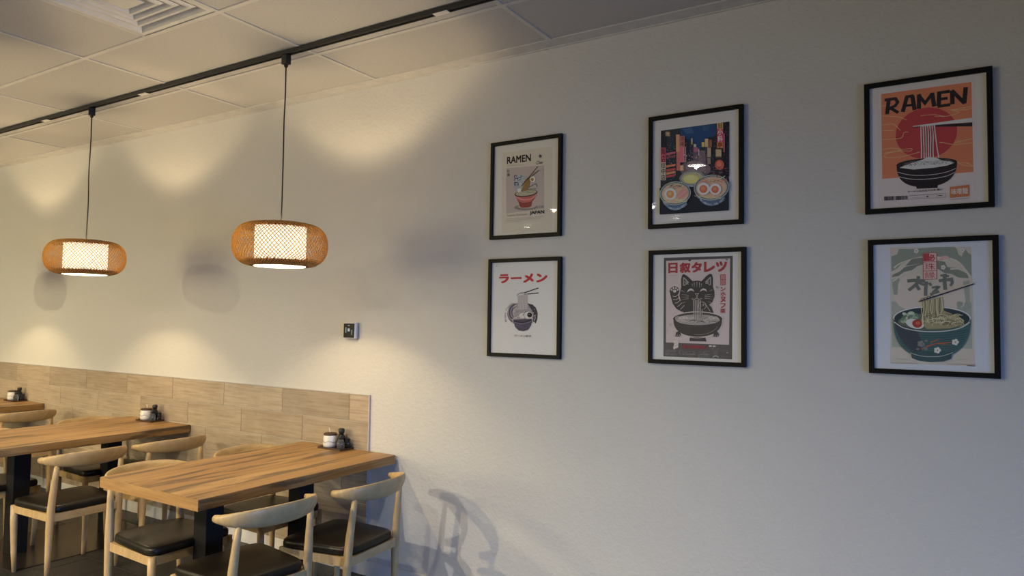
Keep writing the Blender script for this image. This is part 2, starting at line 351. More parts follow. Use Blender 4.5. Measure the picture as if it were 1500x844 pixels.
# ------------------------------------------------------------------ woven pendants
LZ, LH = 1.832, .228
def lamp_r(t): return .150 + .097*math.sqrt(max(0, 1-abs(t)**2.3))
def make_pendant():
    root = empty('pendant_lamp', (0, TY, 0))
    bm = bmesh.new(); NS, SEG = 76, 16
    for d in (1, -1):
        for k in range(NS):
            pts = []
            a0 = 2*PI*(k + random.uniform(-.12, .12))/NS
            for s in range(SEG+1):
                u = -PI/2 + PI*s/SEG; t = math.sin(u); t = max(-1, min(1, t)); r = lamp_r(t) + (.0012*d)
                a = a0 + d*.62*(s/SEG*2-1)
                pts.append((r*math.cos(a), r*math.sin(a), LZ + LH/2 + t*LH/2))
            tube(bm, pts, .0021, 3, False)
    c = link('woven_cage', bm, MT['wick'], root); c['kind'] = 'stuff'; c['label'] = 'honey coloured woven bamboo strips'
    bm = bmesh.new(); R = .134
    n = 48
    rings = [[(R*math.cos(2*PI*k/n), R*math.sin(2*PI*k/n), z) for k in range(n)] for z in (LZ+.006, LZ+.07, LZ+.15, LZ+LH-.012)]
    loft(bm, rings, True, False); rr = [[(p[0]*.985, p[1]*.985, p[2]) for p in q] for q in rings]; loft(bm, rr, True, False)
    link('inner_shade', bm, MT['shade'], root, True)['label'] = 'glowing white linen cylinder'
    for z, s in ((LZ, -1), (LZ+LH, 1)):
        bm = bmesh.new()
        prof = [(.137, .001*s), (.150, .003*s), (.172, -.004*s), (.197, -.022*s), (.193, -.026*s), (.168, -.012*s), (.150, -.006*s), (.139, -.006*s), (.137, .001*s)]
        loft(bm, [[(r*math.cos(2*PI*k/n), r*math.sin(2*PI*k/n), z + q) for k in range(n)] for r, q in prof], True, False)
        for k in range(120):                      # frayed strip ends along the rim
            a = 2*PI*k/120 + random.uniform(-.02, .02); l = random.uniform(.004, .017)
            r1 = .192; tube(bm, [(r1*math.cos(a), r1*math.sin(a), z-.019*s), ((r1+l*.8)*math.cos(a+.08), (r1+l*.8)*math.sin(a+.08), z-.019*s-s*l*.95)], .0020, 3, False)
        link('rim', bm, MT['rim'], root)['label'] = 'bound bamboo rim coloured dark brown for its shade'
    bm = bmesh.new(); lathe(bm, [(.001, -.004), (.133, -.004), (.133, .004), (.001, .004)], 40, (0, 0, LZ)); link('bottom_diffuser', bm, MT['diffuser'], root)
    bm = bmesh.new()
    for a in (0, PI/2): tube(bm, [(.134*math.cos(a), .134*math.sin(a), LZ+LH-.014), (-.134*math.cos(a), -.134*math.sin(a), LZ+LH-.014)], .002, 6)
    lathe(bm, [(.012, 0), (.015, .004), (.015, .03), (.006, .045), (.004, .05)], 16, (0, 0, LZ+LH-.04)); link('socket', bm, MT['black'], root)
    bm = bmesh.new(); lathe(bm, [(.006, 0), (.022, .02), (.030, .048), (.026, .072), (.01, .084)], 20, (0, 0, LZ+LH-.122)); link('bulb', bm, MT['bulb'], root, True)
    bm = bmesh.new(); ztop, zbot = CEIL-.092, LZ+LH
    tube(bm, [(.0035*math.sin(i*.9)*(i/12)*(1-i/12)*3, .002*math.sin(i*1.3)*(i/12)*(1-i/12)*3, ztop + (zbot-ztop)*i/12) for i in range(13)], .0036, 8); link('cord', bm, MT['wire'], root, True)
    bm = bmesh.new(); box(bm, -.021, .021, -.0165, .0165, CEIL-.075, CEIL-.0225, .003); lathe(bm, [(.012, 0), (.010, -.014), (.005, -.02)], 14, (0, 0, CEIL-.074)); link('track_adapter', bm, MT['black'], root)
    l = bpy.data.lights.new('pendant_bulb_light', 'POINT'); l.energy = BULB_W; l.color = (1.0, .755, .42); l.shadow_soft_size = .03
    lo = bpy.data.objects.new('bulb_light', l); lo.location = (0, 0, LZ+LH/2+.008); lo.parent = root; COL.objects.link(lo)
    return root
p0 = make_pendant()
for i, (x, lab) in enumerate([(-3.088, 'woven bamboo pendant lamp nearest the pictures, over the front table'),
                              (-5.075, 'woven bamboo pendant lamp over the middle table, the left one of two'),
                              (-7.08, 'woven bamboo pendant lamp farthest down the track over the last table'),
                              (-9.08, 'woven bamboo pendant lamp at the far end of the track')]):
    o = p0 if i == 0 else copy_tree(p0)
    o.location.x = x; o.rotation_euler.z = i*1.1
    tag(o, lab, 'pendant lamp', 'woven pendants hanging from the track')

# ceiling downlights behind the camera side of the room (they mirror in the picture glass, except the last, an added fill)
for i, (x, y, r, watt, dcol) in enumerate(DOWN):
    root = empty('ceiling_downlight', (x, y, CEIL))
    bm = bmesh.new(); lathe(bm, [(r, -.006), (r+.016, -.005), (r+.016, -.0005), (r, -.0005)], 28, (0, 0, 0), False); link('ring', bm, MT['trim'], root, True)
    bm = bmesh.new(); lathe(bm, [(.001, -.003), (r, -.003), (r, -.001), (.001, -.001)], 28); link('lens', bm, MT['led'], root)
    l = bpy.data.lights.new('downlight_beam', 'SPOT'); l.energy = watt; l.color = dcol; l.spot_size = math.radians(176 if i == 5 else 165); l.spot_blend = .35 if i == 5 else 1.0; l.shadow_soft_size = .026
    lo = bpy.data.objects.new('beam', l); lo.location = (0, 0, -.012); lo.parent = root; COL.objects.link(lo)
    tag(root, ['recessed round ceiling light nearest the picture wall', 'recessed round ceiling light farthest left at the back of the room', 'small recessed ceiling light between the tables and the rear wall',
               'small recessed ceiling light right of the centre aisle', 'recessed round ceiling light near the rear wall', 'added unseen ceiling light, warm fill from the far left'][i], 'ceiling light')

# ------------------------------------------------------------------ tables
def make_table():
    t = empty('dining_table', (0, 0, 0))
    boxobj('tabletop', (-.395, .395, -.647, .648, .697, .749), MT['table'], t, .0025)
    boxobj('edge_band', (-.3945, .3945, -.6485, -.6475, .6975, .7485), MT['tedge'], t)
    for y in (-.31, .29):
        bm = bmesh.new(); box(bm, -.05, .05, y-.05, y+.05, .004, .690, .003); box(bm, -.20, .20, y-.06, y+.06, .690, .697); link('leg', bm, MT['post'], t)
    boxobj('base_plate', (-.38, .38, -.49, .47, 0, .004), MT['plate'], t, .002)
    return t
t0 = make_table()
TBL = [(-3.2055, 2.600, 'brown streaked wooden dining table at the end of the tiled wall panel'),
       (-5.195, 2.598, 'brown streaked wooden dining table in the middle of the row'),
       (-7.36, 2.599, 'brown streaked wooden dining table at the far left of the row')]
for i, (x, y, lab) in enumerate(TBL):
    o = t0 if i == 0 else copy_tree(t0)
    o.location = (x, y, 0); tag(o, lab, 'table', 'dining tables along the tiled wall')

# ------------------------------------------------------------------ chairs: local +x is the back
def make_chair():
    root = empty('dining_chair', (0, 0, 0))
    # cushion
    bm = bmesh.new(); rings = []
    def outline(s, z):
        pts = []; n = 40
        for k in range(n):
            a = 2*PI*k/n; c, sn = math.cos(a), math.sin(a); e = .27
            x = math.copysign(abs(c)**e, c); y = math.copysign(abs(sn)**e, sn)
            w = .232 - .042*(x+1)/2
            pts.append((x*.212*s - .008, y*w*s, z))
        return pts
    for s, z in ((.93, .398), (.99, .401), (1.0, .409), (1.0, .424), (.99, .433), (.965, .4385), (.93, .441), (.5, .444), (.02, .445)): rings.append(outline(s, z))
    loft(bm, rings); link('seat_cushion', bm, MT['leather'], root, True)
    # seat frame
    bm = bmesh.new()
    def bar(p, q, w, z0, z1):
        p, q = Vector((*p, 0)), Vector((*q, 0)); d = (q-p).normalized(); nrm = Vector((-d.y, d.x, 0))*w/2
        loft(bm, [[(a.x, a.y, z0) for a in (p+nrm, p-nrm)] + [(a.x, a.y, z1) for a in (p-nrm, p+nrm)], [(a.x, a.y, z0) for a in (q+nrm, q-nrm)] + [(a.x, a.y, z1) for a in (q-nrm, q+nrm)]])
    F, B = .205, .198
    for a, b in (((-.2, -.212), (-.2, .212)), ((.2, -.185), (.2, .185)), ((-.2, -.208), (.2, -.192)), ((-.2, .208), (.2, .192))): bar(a, b, .022, .356, .399)
    link('seat_frame', bm, MT['oak'], root)
    for s in (-1, 1):
        bm = bmesh.new(); tube(bm, [(-.192, .2*s, 0), (-.196, .205*s, .12), (-.2, .210*s, .30), (-.2, .212*s, .398)], [.0125, .016, .0195, .019], 14); link('leg', bm, MT['oak'], root, True)
        bm = bmesh.new(); tube(bm, [(.192, .200*s, 0), (.194, .199*s, .15), (.196, .198*s, .32), (.199, .197*s, .40), (.206, .194*s, .50), (.217, .189*s, .61), (.226, .185*s, .685)], [.0125, .016, .0205, .0215, .0195, .016, .0135], 14); link('leg', bm, MT['oak'], root, True)
    # bent back rail
    bm = bmesh.new(); rings = []; N = 44
    for i in range(N+1):
        th = -PI/2 + PI*i/N; c = max(0, math.cos(th)); sn = math.sin(th)
        px = .128 + .168*c**.8; py = .234*sn
        # tangent
        e = 1e-3; c2 = max(0, math.cos(th+e)); tx = .168*(c2**.8 - c**.8); ty = .234*(math.sin(th+e) - sn)
        d = Vector((tx, ty, 0)).normalized() if (tx or ty) else Vector((-1, 0, 0)); nn = Vector((d.y, -d.x, 0))
        w = abs(i/N*2-1); f = 1-w**2.0
        hh = .0195 + .0265*max(0, 1-(w/.92)**2.2 if w < .92 else 0); tk = .0175 - .005*f
        endk = min(i, N-i)
        if endk < 2: k_ = (.80, .97)[endk]; hh *= k_; tk *= k_
        zc = .706 + .004*f
        lean = .012*f
        rings.append([Vector((px, py, zc)) + nn*(tk*math.cos(a)) + Vector((0, 0, hh*math.sin(a))) + nn*(lean*math.sin(a)) for a in [2*PI*k/16 for k in range(16)]])
    loft(bm, rings); link('back_rail', bm, MT['oak'], root, True)
    return root
c0 = make_chair()
CH = [(-2.745, 2.15, -.06, 'light wood chair with curved back nearest the camera, front right of the end table'),
      (-2.70, 2.715, .10, 'light wood chair with curved back standing next to the bare wall'),
      (-3.462, 2.24, PI, 'light wood chair tucked under the left front side of the end table'),
      (-3.462, 2.87, PI, 'light wood chair on the left wall side of the end table'),
      (-4.62, 2.32, 0, 'light wood chair with dark seat at front right of the middle table'),
      (-4.60, 2.86, 0, 'light wood chair with curved back on the wall side, right of the middle table'),
      (-5.452, 2.22, PI, 'light wood chair on the left front side of the middle table'),
      (-5.452, 2.955, PI, 'light wood chair on the left wall side of the middle table'),
      (-6.75, 2.92, 0, 'light wood chair with curved back right of the farthest table, at the wall'),
      (-6.75, 2.30, 0, 'light wood chair right of the farthest table, away from the wall')]
for i, (x, y, r, lab) in enumerate(CH):
    o = c0 if i == 0 else copy_tree(c0)
    o.location = (x, y, 0); o.rotation_euler.z = r
    tag(o, lab, 'chair', 'curved back dining chairs at the tables')

# ------------------------------------------------------------------ condiments on each table
def cond_parts():
    Z = 0
    tray = empty('condiment_tray', (0, 0, 0))
    bm = bmesh.new(); box(bm, -.098, .098, -.055, .055, 0, .006, .002)
    for b in ((-.098, .098, -.055, -.050), (-.098, .098, .050, .055), (-.098, -.093, -.055, .055), (.093, .098, -.055, .055)): box(bm, *b, .004, .011)
    link('tray_body', bm, MT['tray'], tray)
    jar = empty('sugar_jar', (-.043, -.002, .0065))
    bm = bmesh.new(); lathe(bm, [(.036, 0), (.0435, .006), (.0455, .02), (.0445, .052), (.042, .068), (.040, .074)], 30); link('jar_body', bm, MT['ceramic'], jar, True)
    bm = bmesh.new(); lathe(bm, [(.0415, .074), (.0415, .083), (.036, .086), (.004, .088)], 30); link('lid', bm, MT['lid'], jar, True)
    bm = bmesh.new(); random.seed(3)
    pts = [(.0460*math.cos(a), .0460*math.sin(a), .036 + .004*math.sin(a*5)) for a in [2*PI*k/40 for k in range(41)]]
    tube(bm, pts, .0009, 5, False); link('painted_line', bm, MT['cap'], jar)
    bm = bmesh.new(); tube(bm, [(-.016, .012, .084), (-.028, .018, .100), (-.036, .022, .110)], [.002, .0022, .003], 8); link('spoon_handle', bm, MT['ceramic'], jar, True)
    soy = empty('soy_bottle', (.032, .018, .0065))
    bm = bmesh.new(); lathe(bm, [(.022, 0), (.027, .004), (.027, .05), (.021, .07), (.014, .082), (.013, .09)], 26); link('bottle_body', bm, MT['soy'], soy, True)
    bm = bmesh.new(); lathe(bm, [(.015, .088), (.018, .092), (.019, .112), (.013, .118)], 20); box(bm, -.026, -.012, -.004, .004, .104, .112, .001); link('cap', bm, MT['cap'], soy, True)
    shk = empty('glass_cruet', (.066, -.022, .0065))
    bm = bmesh.new(); lathe(bm, [(.019, 0), (.023, .003), (.023, .035), (.018, .052), (.011, .062)], 24); link('bottle_body', bm, MT['bottle_glass'], shk, True)
    bm = bmesh.new(); lathe(bm, [(.011, .060), (.014, .063), (.013, .078), (.006, .082)], 18); link('cap', bm, MT['cap'], shk, True)
    tp = empty('toothpick_holder', (.076, .026, .0065))
    bm = bmesh.new(); lathe(bm, [(.015, 0), (.017, .003), (.017, .058), (.014, .060)], 20); link('holder_body', bm, MT['soy'], tp, True)
    return [tray, jar, soy, shk, tp]
base = cond_parts()
offs = [o.location.copy() for o in base]
for i, (x, y) in enumerate([(-3.249, 3.192), (-5.222, 3.188), (-7.372, 3.190)]):
    where = ['at the wall end of the front table', 'at the wall end of the middle table', 'at the wall end of the farthest table'][i]
    for b, of in zip(base, offs):
        o = b if i == 0 else copy_tree(b)
        o.location = Vector((x, y, .749)) + of
        if b.name.startswith('condiment'): tag(o, 'dark wooden condiment tray ' + where, 'tray', 'condiment trays')
        elif b.name.startswith('sugar'): tag(o, 'white ceramic jar with brown lid ' + where, 'jar', 'white condiment jars')
        elif b.name.startswith('soy'): tag(o, 'tall black sauce bottle beside the white jar ' + where, 'bottle', 'black sauce bottles')
        elif b.name.startswith('glass'): tag(o, 'small clear glass cruet with black cap ' + where, 'cruet', 'glass cruets')
        else: tag(o, 'small dark toothpick holder at the tray corner ' + where, 'holder', 'toothpick holders')

# ------------------------------------------------------------------ thermostat
th = tag(empty('thermostat', (-3.196, WY, 1.478)), 'small white wall thermostat with a black screen', 'thermostat')
boxobj('back_plate', (-.040, .058, -.006, 0, -.052, .050), MT['steel'], th, .002)
boxobj('housing', (-.055, .052, -.034, -.006, -.050, .052), MT['plastic'], th, .009, True)
boxobj('screen', (-.047, .044, -.0355, -.0335, -.043, .045), MT['screen'], th, .0008)
bm = bmesh.new(); box(bm, -.012, .006, -.0362, -.0354, -.004, .014); box(bm, -.010, .004, -.0362, -.0354, .030, .034); box(bm, -.030, -.024, -.0362, -.0354, -.012, .022); box(bm, .022, .026, -.0362, -.0354, -.026, .006)
link('display_icons', bm, MT['icon'], th)

# ------------------------------------------------------------------ framed prints
def homography(src, dst):
    A = []
    for (x, y), (u, v) in zip(src, dst):
        A.append([x, y, 1, 0, 0, 0, -u*x, -u*y, u]); A.append([0, 0, 0, x, y, 1, -v*x, -v*y, v])
    n = 8
    for i in range(n):
        p = max(range(i, n), key=lambda r: abs(A[r][i])); A[i], A[p] = A[p], A[i]
        for r in range(n):
            if r != i:
                f = A[r][i]/A[i][i]
                for c in range(i, 9): A[r][c] -= f*A[i][c]
    h = [A[i][8]/A[i][i] for i in range(n)] + [1]
    def f(x, y):
        w = h[6]*x + h[7]*y + h[8]; return ((h[0]*x+h[1]*y+h[2])/w, (h[3]*x+h[4]*y+h[5])/w)
    return f
_glyphs = {}
def glyph_mesh(s, bold):
    k = (s, bold)
    if k not in _glyphs:
        cu = bpy.data.curves.new('lettering', 'FONT'); cu.body = s; cu.resolution_u = 3
        o = bpy.data.objects.new('lettering', cu); COL.objects.link(o); dg = bpy.context.evaluated_depsgraph_get(); dg.update()
        me = bpy.data.meshes.new_from_object(o.evaluated_get(dg))
        vs = [(v.co.x, v.co.y) for v in me.vertices]; fs = [tuple(p.vertices) for p in me.polygons]
        bpy.data.objects.remove(o); bpy.data.curves.remove(cu); bpy.data.meshes.remove(me)
        _glyphs[k] = (vs, fs)
    return _glyphs[k]
class Art:
    """flat print drawn in the coordinates of a sketch whose four frame corners are given; mapped to metres on the sheet"""
    def __init__(s, quad, w, h, paper):
        s.f = homography(quad, [(0, h), (w, h), (w, 0), (0, 0)]); s.w, s.h = w, h
        s.v, s.fc, s.col = [], [], []; s.k = 0; s.g = 232/paper
    def c(s, rgb):
        q = lin([min(255, v*s.g) for v in rgb]); y = .3*q[0]+.6*q[1]+.1*q[2]
        return tuple(min(.82, (y + (v-y)*.86)*.93) for v in q)
    def add(s, pts, faces, rgb, raw=False):
        s.k += 1; d = s.k*2.2e-5; b = len(s.v); c = s.c(rgb)
        if raw: s.v += [(x, -d-.9e-5*(i//raw), y) for i, (x, y) in enumerate(pts)]; s.k += 3*(len(pts)//raw > 1)
        else: s.v += [(x, -d, y) for x, y in pts]
        for f in faces: s.fc.append([b+i for i in f]); s.col.append(c)
    def m(s, p): return [s.f(*q) for q in p]
    def poly(s, p, rgb, mapped=False):
        q = p if mapped else s.m(p)
        s.add(q, tessellate_polygon([[Vector((x, y, 0)) for x, y in q]]), rgb)
    def rect(s, x0, y0, x1, y1, rgb): s.poly([(x0, y0), (x1, y0), (x1, y1), (x0, y1)], rgb)
    def ell(s, cx, cy, rx, ry, rgb, rot=0, a0=0, a1=360, n=28, slope=0):
        pts = []; r = math.radians(rot)
        for k in range(n if a1-a0 >= 360 else n+1):
            a = math.radians(a0 + (a1-a0)*k/n); x, y = rx*math.cos(a), ry*math.sin(a)
            x, y = x*math.cos(r)-y*math.sin(r), x*math.sin(r)+y*math.cos(r)
            pts.append((cx+x, cy+y+slope*x))
        s.poly(pts, rgb)
    def line(s, p, w, rgb, taper=False, curve=0):
        """w in mm"""
        if curve:
            q = []
            P = [p[0]] + list(p) + [p[-1]]
            for i in range(1, len(P)-2):
                for t in [k/curve for k in range(curve)]:
                    a, b, c, d = P[i-1], P[i], P[i+1], P[i+2]
                    q.append(tuple(.5*((2*b[j]) + (-a[j]+c[j])*t + (2*a[j]-5*b[j]+4*c[j]-d[j])*t*t + (-a[j]+3*b[j]-3*c[j]+d[j])*t**3) for j in (0, 1)))
            p = q + [p[-1]]
        q = [Vector(x) for x in s.m(p)]; n = len(q); L = []; R = []; w = w/1000
        for i, a in enumerate(q):
            d0 = (a - q[i-1]).normalized() if i else None; d1 = (q[i+1]-a).normalized() if i < n-1 else None
            d = ((d0 or d1) + (d1 or d0)); d = d.normalized() if d.length > 1e-6 else (d1 or d0)
            nn = Vector((-d.y, d.x)); k = w/2*(1 if not taper else max(.12, 1-i/(n-1)))
            cs = max(.5, abs(nn.dot(Vector((-(d1 or d0).y, (d1 or d0).x))))); k /= cs
            L.append(a+nn*k); R.append(a-nn*k)
        s.add([tuple(v) for v in L+R], [(i, i+1, n+i+1, n+i) for i in range(n-1)], rgb)
    def arc(s, cx, cy, rx, ry, a0, a1, w, rgb, slope=0, n=20):
        s.line([(cx+rx*math.cos(math.radians(a0+(a1-a0)*k/n)), cy+ry*math.sin(math.radians(a0+(a1-a0)*k/n)) + slope*rx*math.cos(math.radians(a0+(a1-a0)*k/n))) for k in range(n+1)], w, rgb)
    def text(s, body, tl, br, rgb, bold=0, shear=0, rot=None):
        vs, fs = glyph_mesh(body, bold)
        if not vs: return
        raw = len(vs)
        if bold:                              # heavier strokes: the same glyphs laid a hair apart
            n0 = len(vs); fs0 = fs; vs0 = vs; vs = []; fs = []; b = bold*.9
            for q, (dx, dy) in enumerate(((-b, -b), (b, -b), (b, b), (-b, b), (0, 0))):
                vs += [(x+dx, y+dy) for x, y in vs0]; fs += [tuple(i+q*n0 for i in f) for f in fs0]
        xs_ = [v[0] for v in vs]; ys_ = [v[1] for v in vs]; x0, x1, y0, y1 = min(xs_), max(xs_), min(ys_), max(ys_)
        (a0, b1), (a1, b0) = s.f(*tl), s.f(*br); pts = []
        for x, y in vs:
            u, v = (x-x0)/(x1-x0), (y-y0)/(y1-y0)
            if rot: u, v = (1-v, u) if rot > 0 else (v, 1-u)
            pts.append((a0 + (a1-a0)*u + shear*(v-.5)*(b1-b0), b0 + (b1-b0)*v))
        s.add(pts, fs, rgb, raw)
    def bowl(s, cx, cy, rx, ry, depth, foot, rgb, slope=0, p=2.2):
        pts = []
        for k in range(25):
            a = PI*k/24; x = math.cos(a)
            y = depth*(1-abs(x)**p)**(1/p) if abs(x) < 1 else 0
            pts.append((cx+rx*x, cy + y + slope*rx*x))
        s.poly(pts, rgb)
    def build(s, parent, y):
        me = bpy.data.meshes.new('printed_artwork'); me.from_pydata(s.v, [], s.fc)
        at = me.color_attributes.new('ink', 'FLOAT_COLOR', 'CORNER'); i = 0
        for p, c in zip(me.polygons, s.col):
            for li in p.loop_indices: at.data[li].color = (*c, 1)
        me.materials.append(MT['ink'])
        o = bpy.data.objects.new('printed_artwork', me); o.location = (0, y, 0); COL.objects.link(o); o.parent = parent; return o

def framed(name, k, label, mk, mould=.020):
    x0, x1, z0, z1 = k
    w, h = x1-x0, z1-z0; D = .022
    s = (WY-D)/WY                                   # the outline was measured on the wall plane; the frame stands proud of it
    root = empty('framed_print', (x0*s, WY, z0*s + H)); w *= s; h *= s
    bm = bmesh.new()
    o = [(0, 0), (w, 0), (w, h), (0, h)]; q = [(mould, mould), (w-mould, mould), (w-mould, h-mould), (mould, h-mould)]; b = .002
    ob = [(b, b), (w-b, b), (w-b, h-b), (b, h-b)]; qb = [(mould-b, mould-b), (w-mould+b, mould-b), (w-mould+b, h-mould+b), (mould-b, h-mould+b)]
    loops = [[(x, 0, z) for x, z in o], [(x, -D+b, z) for x, z in o], [(x, -D, z) for x, z in ob], [(x, -D, z) for x, z in qb], [(x, -D+b, z) for x, z in q], [(x, -.004, z) for x, z in q]]
    vs = [[bm.verts.new(p) for p in l] for l in loops]; vs.append(vs[0])
    for A, B in zip(vs, vs[1:]):
        for i in range(4): bm.faces.new((A[i], A[(i+1) % 4], B[(i+1) % 4], B[i]))
    link('frame', bm, MT['frame'], root)
    art = mk(w, h); 
    boxobj('backing_paper', (mould-.002, w-mould+.002, -.010, -.004, mould-.002, h-mould+.002), art.paper_mat, root)
    art.build(root, -.0101)
    boxobj('glass', (mould-.001, w-mould+.001, -.0175, -.016, mould-.001, h-mould+.001), MT['glass'], root)
    tag(root, label, 'framed poster', 'black framed noodle prints')
    return root
_pm = {}
def paper(rgb):
    if rgb not in _pm: _pm[rgb] = plain('mat_paper', rgb, .8, 0, .01, .2)
    return _pm[rgb]
RND = random.Random(5)

def art_a(w, h):
    a = Art([(88, 140), (580, 70), (562, 775), (77, 800)], w, h, 190); a.paper_mat = paper((.78, .75, .68))
    ink_ = (28, 22, 20)
    a.poly([(160, 205), (510, 160), (500, 740), (155, 755)], (188, 181, 164))
    a.poly([(187, 312), (450, 290), (447, 590), (187, 622)], (170, 157, 152))
    a.text('RAMEN', (193, 233), (358, 262), ink_, .028)
    a.line([(193, 297), (312, 285)], 1.5, (150, 128, 112)); a.line([(195, 291), (255, 285)], .8, (150, 128, 112))
    for k in range(14):
        an = 2*PI*k/14; a.line([(424+12*math.cos(an), 228+12*math.sin(an)), (424+20*math.cos(an), 228+20*math.sin(an))], .8, (120, 110, 100))
    a.ell(424, 228, 9, 10, ink_); a.ell(424, 229, 3, 3, (150, 140, 125))
    a.text('Chau', (396, 262), (442, 279), (50, 42, 38), .004, .25); a.line([(394, 284), (420, 281), (448, 266)], .8, (60, 50, 45), curve=4)
    a.text('拉', (195, 322), (211, 339), (75, 66, 62), .01); a.text('麺', (195, 346), (211, 366), (75, 66, 62), .01)
    for y in range(5): a.line([(444, 300+y*17), (446, 309+y*17)], 2.2, (128, 115, 110))
    a.ell(322, 580, 80, 19, (128, 120, 114), slope=-.03); a.ell(330, 574, 62, 14, (170, 160, 152), slope=-.03)
    # bowl
    a.poly([(270, 540), (368, 532), (360, 574), (340, 582), (300, 584), (282, 578)], (140, 62, 58))
    a.poly([(246, 492), (402, 474), (396, 500), (378, 528), (352, 545), (290, 550), (262, 530)], (178, 92, 88))
    a.line([(250, 505), (300, 528), (360, 522), (398, 490)], 5, (200, 135, 128), curve=5)
    a.line([(262, 532), (300, 552), (350, 547), (380, 524)], 2, (110, 45, 42), curve=5)
    a.ell(324, 484, 79, 24, (50, 55, 52), slope=-.11); a.ell(324, 482, 73, 19, (165, 158, 135), slope=-.11)
    for k in range(9): a.arc(324+RND.uniform(-40, 40), 480+RND.uniform(-6, 6), 20, 8, 180, 360, .9, (112, 105, 82))
    # blue crested greens, generic swirls
    a.poly([(242, 440), (246, 390), (262, 362), (300, 356), (335, 372), (340, 410), (318, 450), (285, 462), (258, 470)], (150, 160, 160))
    for k in range(16):
        x, y = RND.uniform(252, 320), RND.uniform(368, 440); a.arc(x, y, RND.uniform(7, 15), RND.uniform(6, 12), RND.uniform(120, 200), RND.uniform(280, 360), 4.2, (44, 74, 114))
    for k in range(10):
        x, y = RND.uniform(250, 320), RND.uniform(362, 445); a.arc(x, y, 7, 6, 150, 330, 2.4, (204, 208, 204))
    a.poly([(300, 440), (318, 392), (345, 372), (356, 400), (346, 440), (325, 470), (295, 472)], (150, 118, 62))
    for k in range(7): a.line([(300+k*7, 465), (318+k*5, 430), (326+k*4, 385)], 1.1, (95, 68, 34), curve=4)
    a.line([(345, 442), (392, 420), (398, 440)], 4, (95, 118, 98), curve=4); a.line([(350, 455), (394, 452)], 5, (118, 140, 128))
    a.poly([(262, 455), (288, 450), (290, 472), (268, 478)], (205, 198, 186))
    a.ell(371, 388, 19, 20, (212, 200, 178)); a.ell(368, 390, 10, 11, (158, 108, 52))
    a.line([(407, 300), (300, 428)], 4, (88, 55, 34)); a.line([(415, 326), (312, 408)], 4, (88, 55, 34))
    a.text('日本', (405, 571), (445, 584), (118, 120, 112), .008)
    a.text('JAPAN', (349, 606), (448, 629), (34, 28, 26), .02)
    a.text('Taste Ramen', (190, 628), (328, 634), (158, 148, 138), .0, .2)
    for x0, y0, x1, y1 in ((187, 661, 447, 642), (187, 671, 430, 654), (187, 682, 290, 675)):
        n = int((x1-x0)/7)
        for k in range(n):
            t0_, t1_ = k/n, (k+RND.uniform(.55, .9))/n
            a.line([(x0+(x1-x0)*t0_, y0+(y1-y0)*t0_), (x0+(x1-x0)*t1_, y0+(y1-y0)*t1_)], 1.3, (128, 116, 100))
    return a

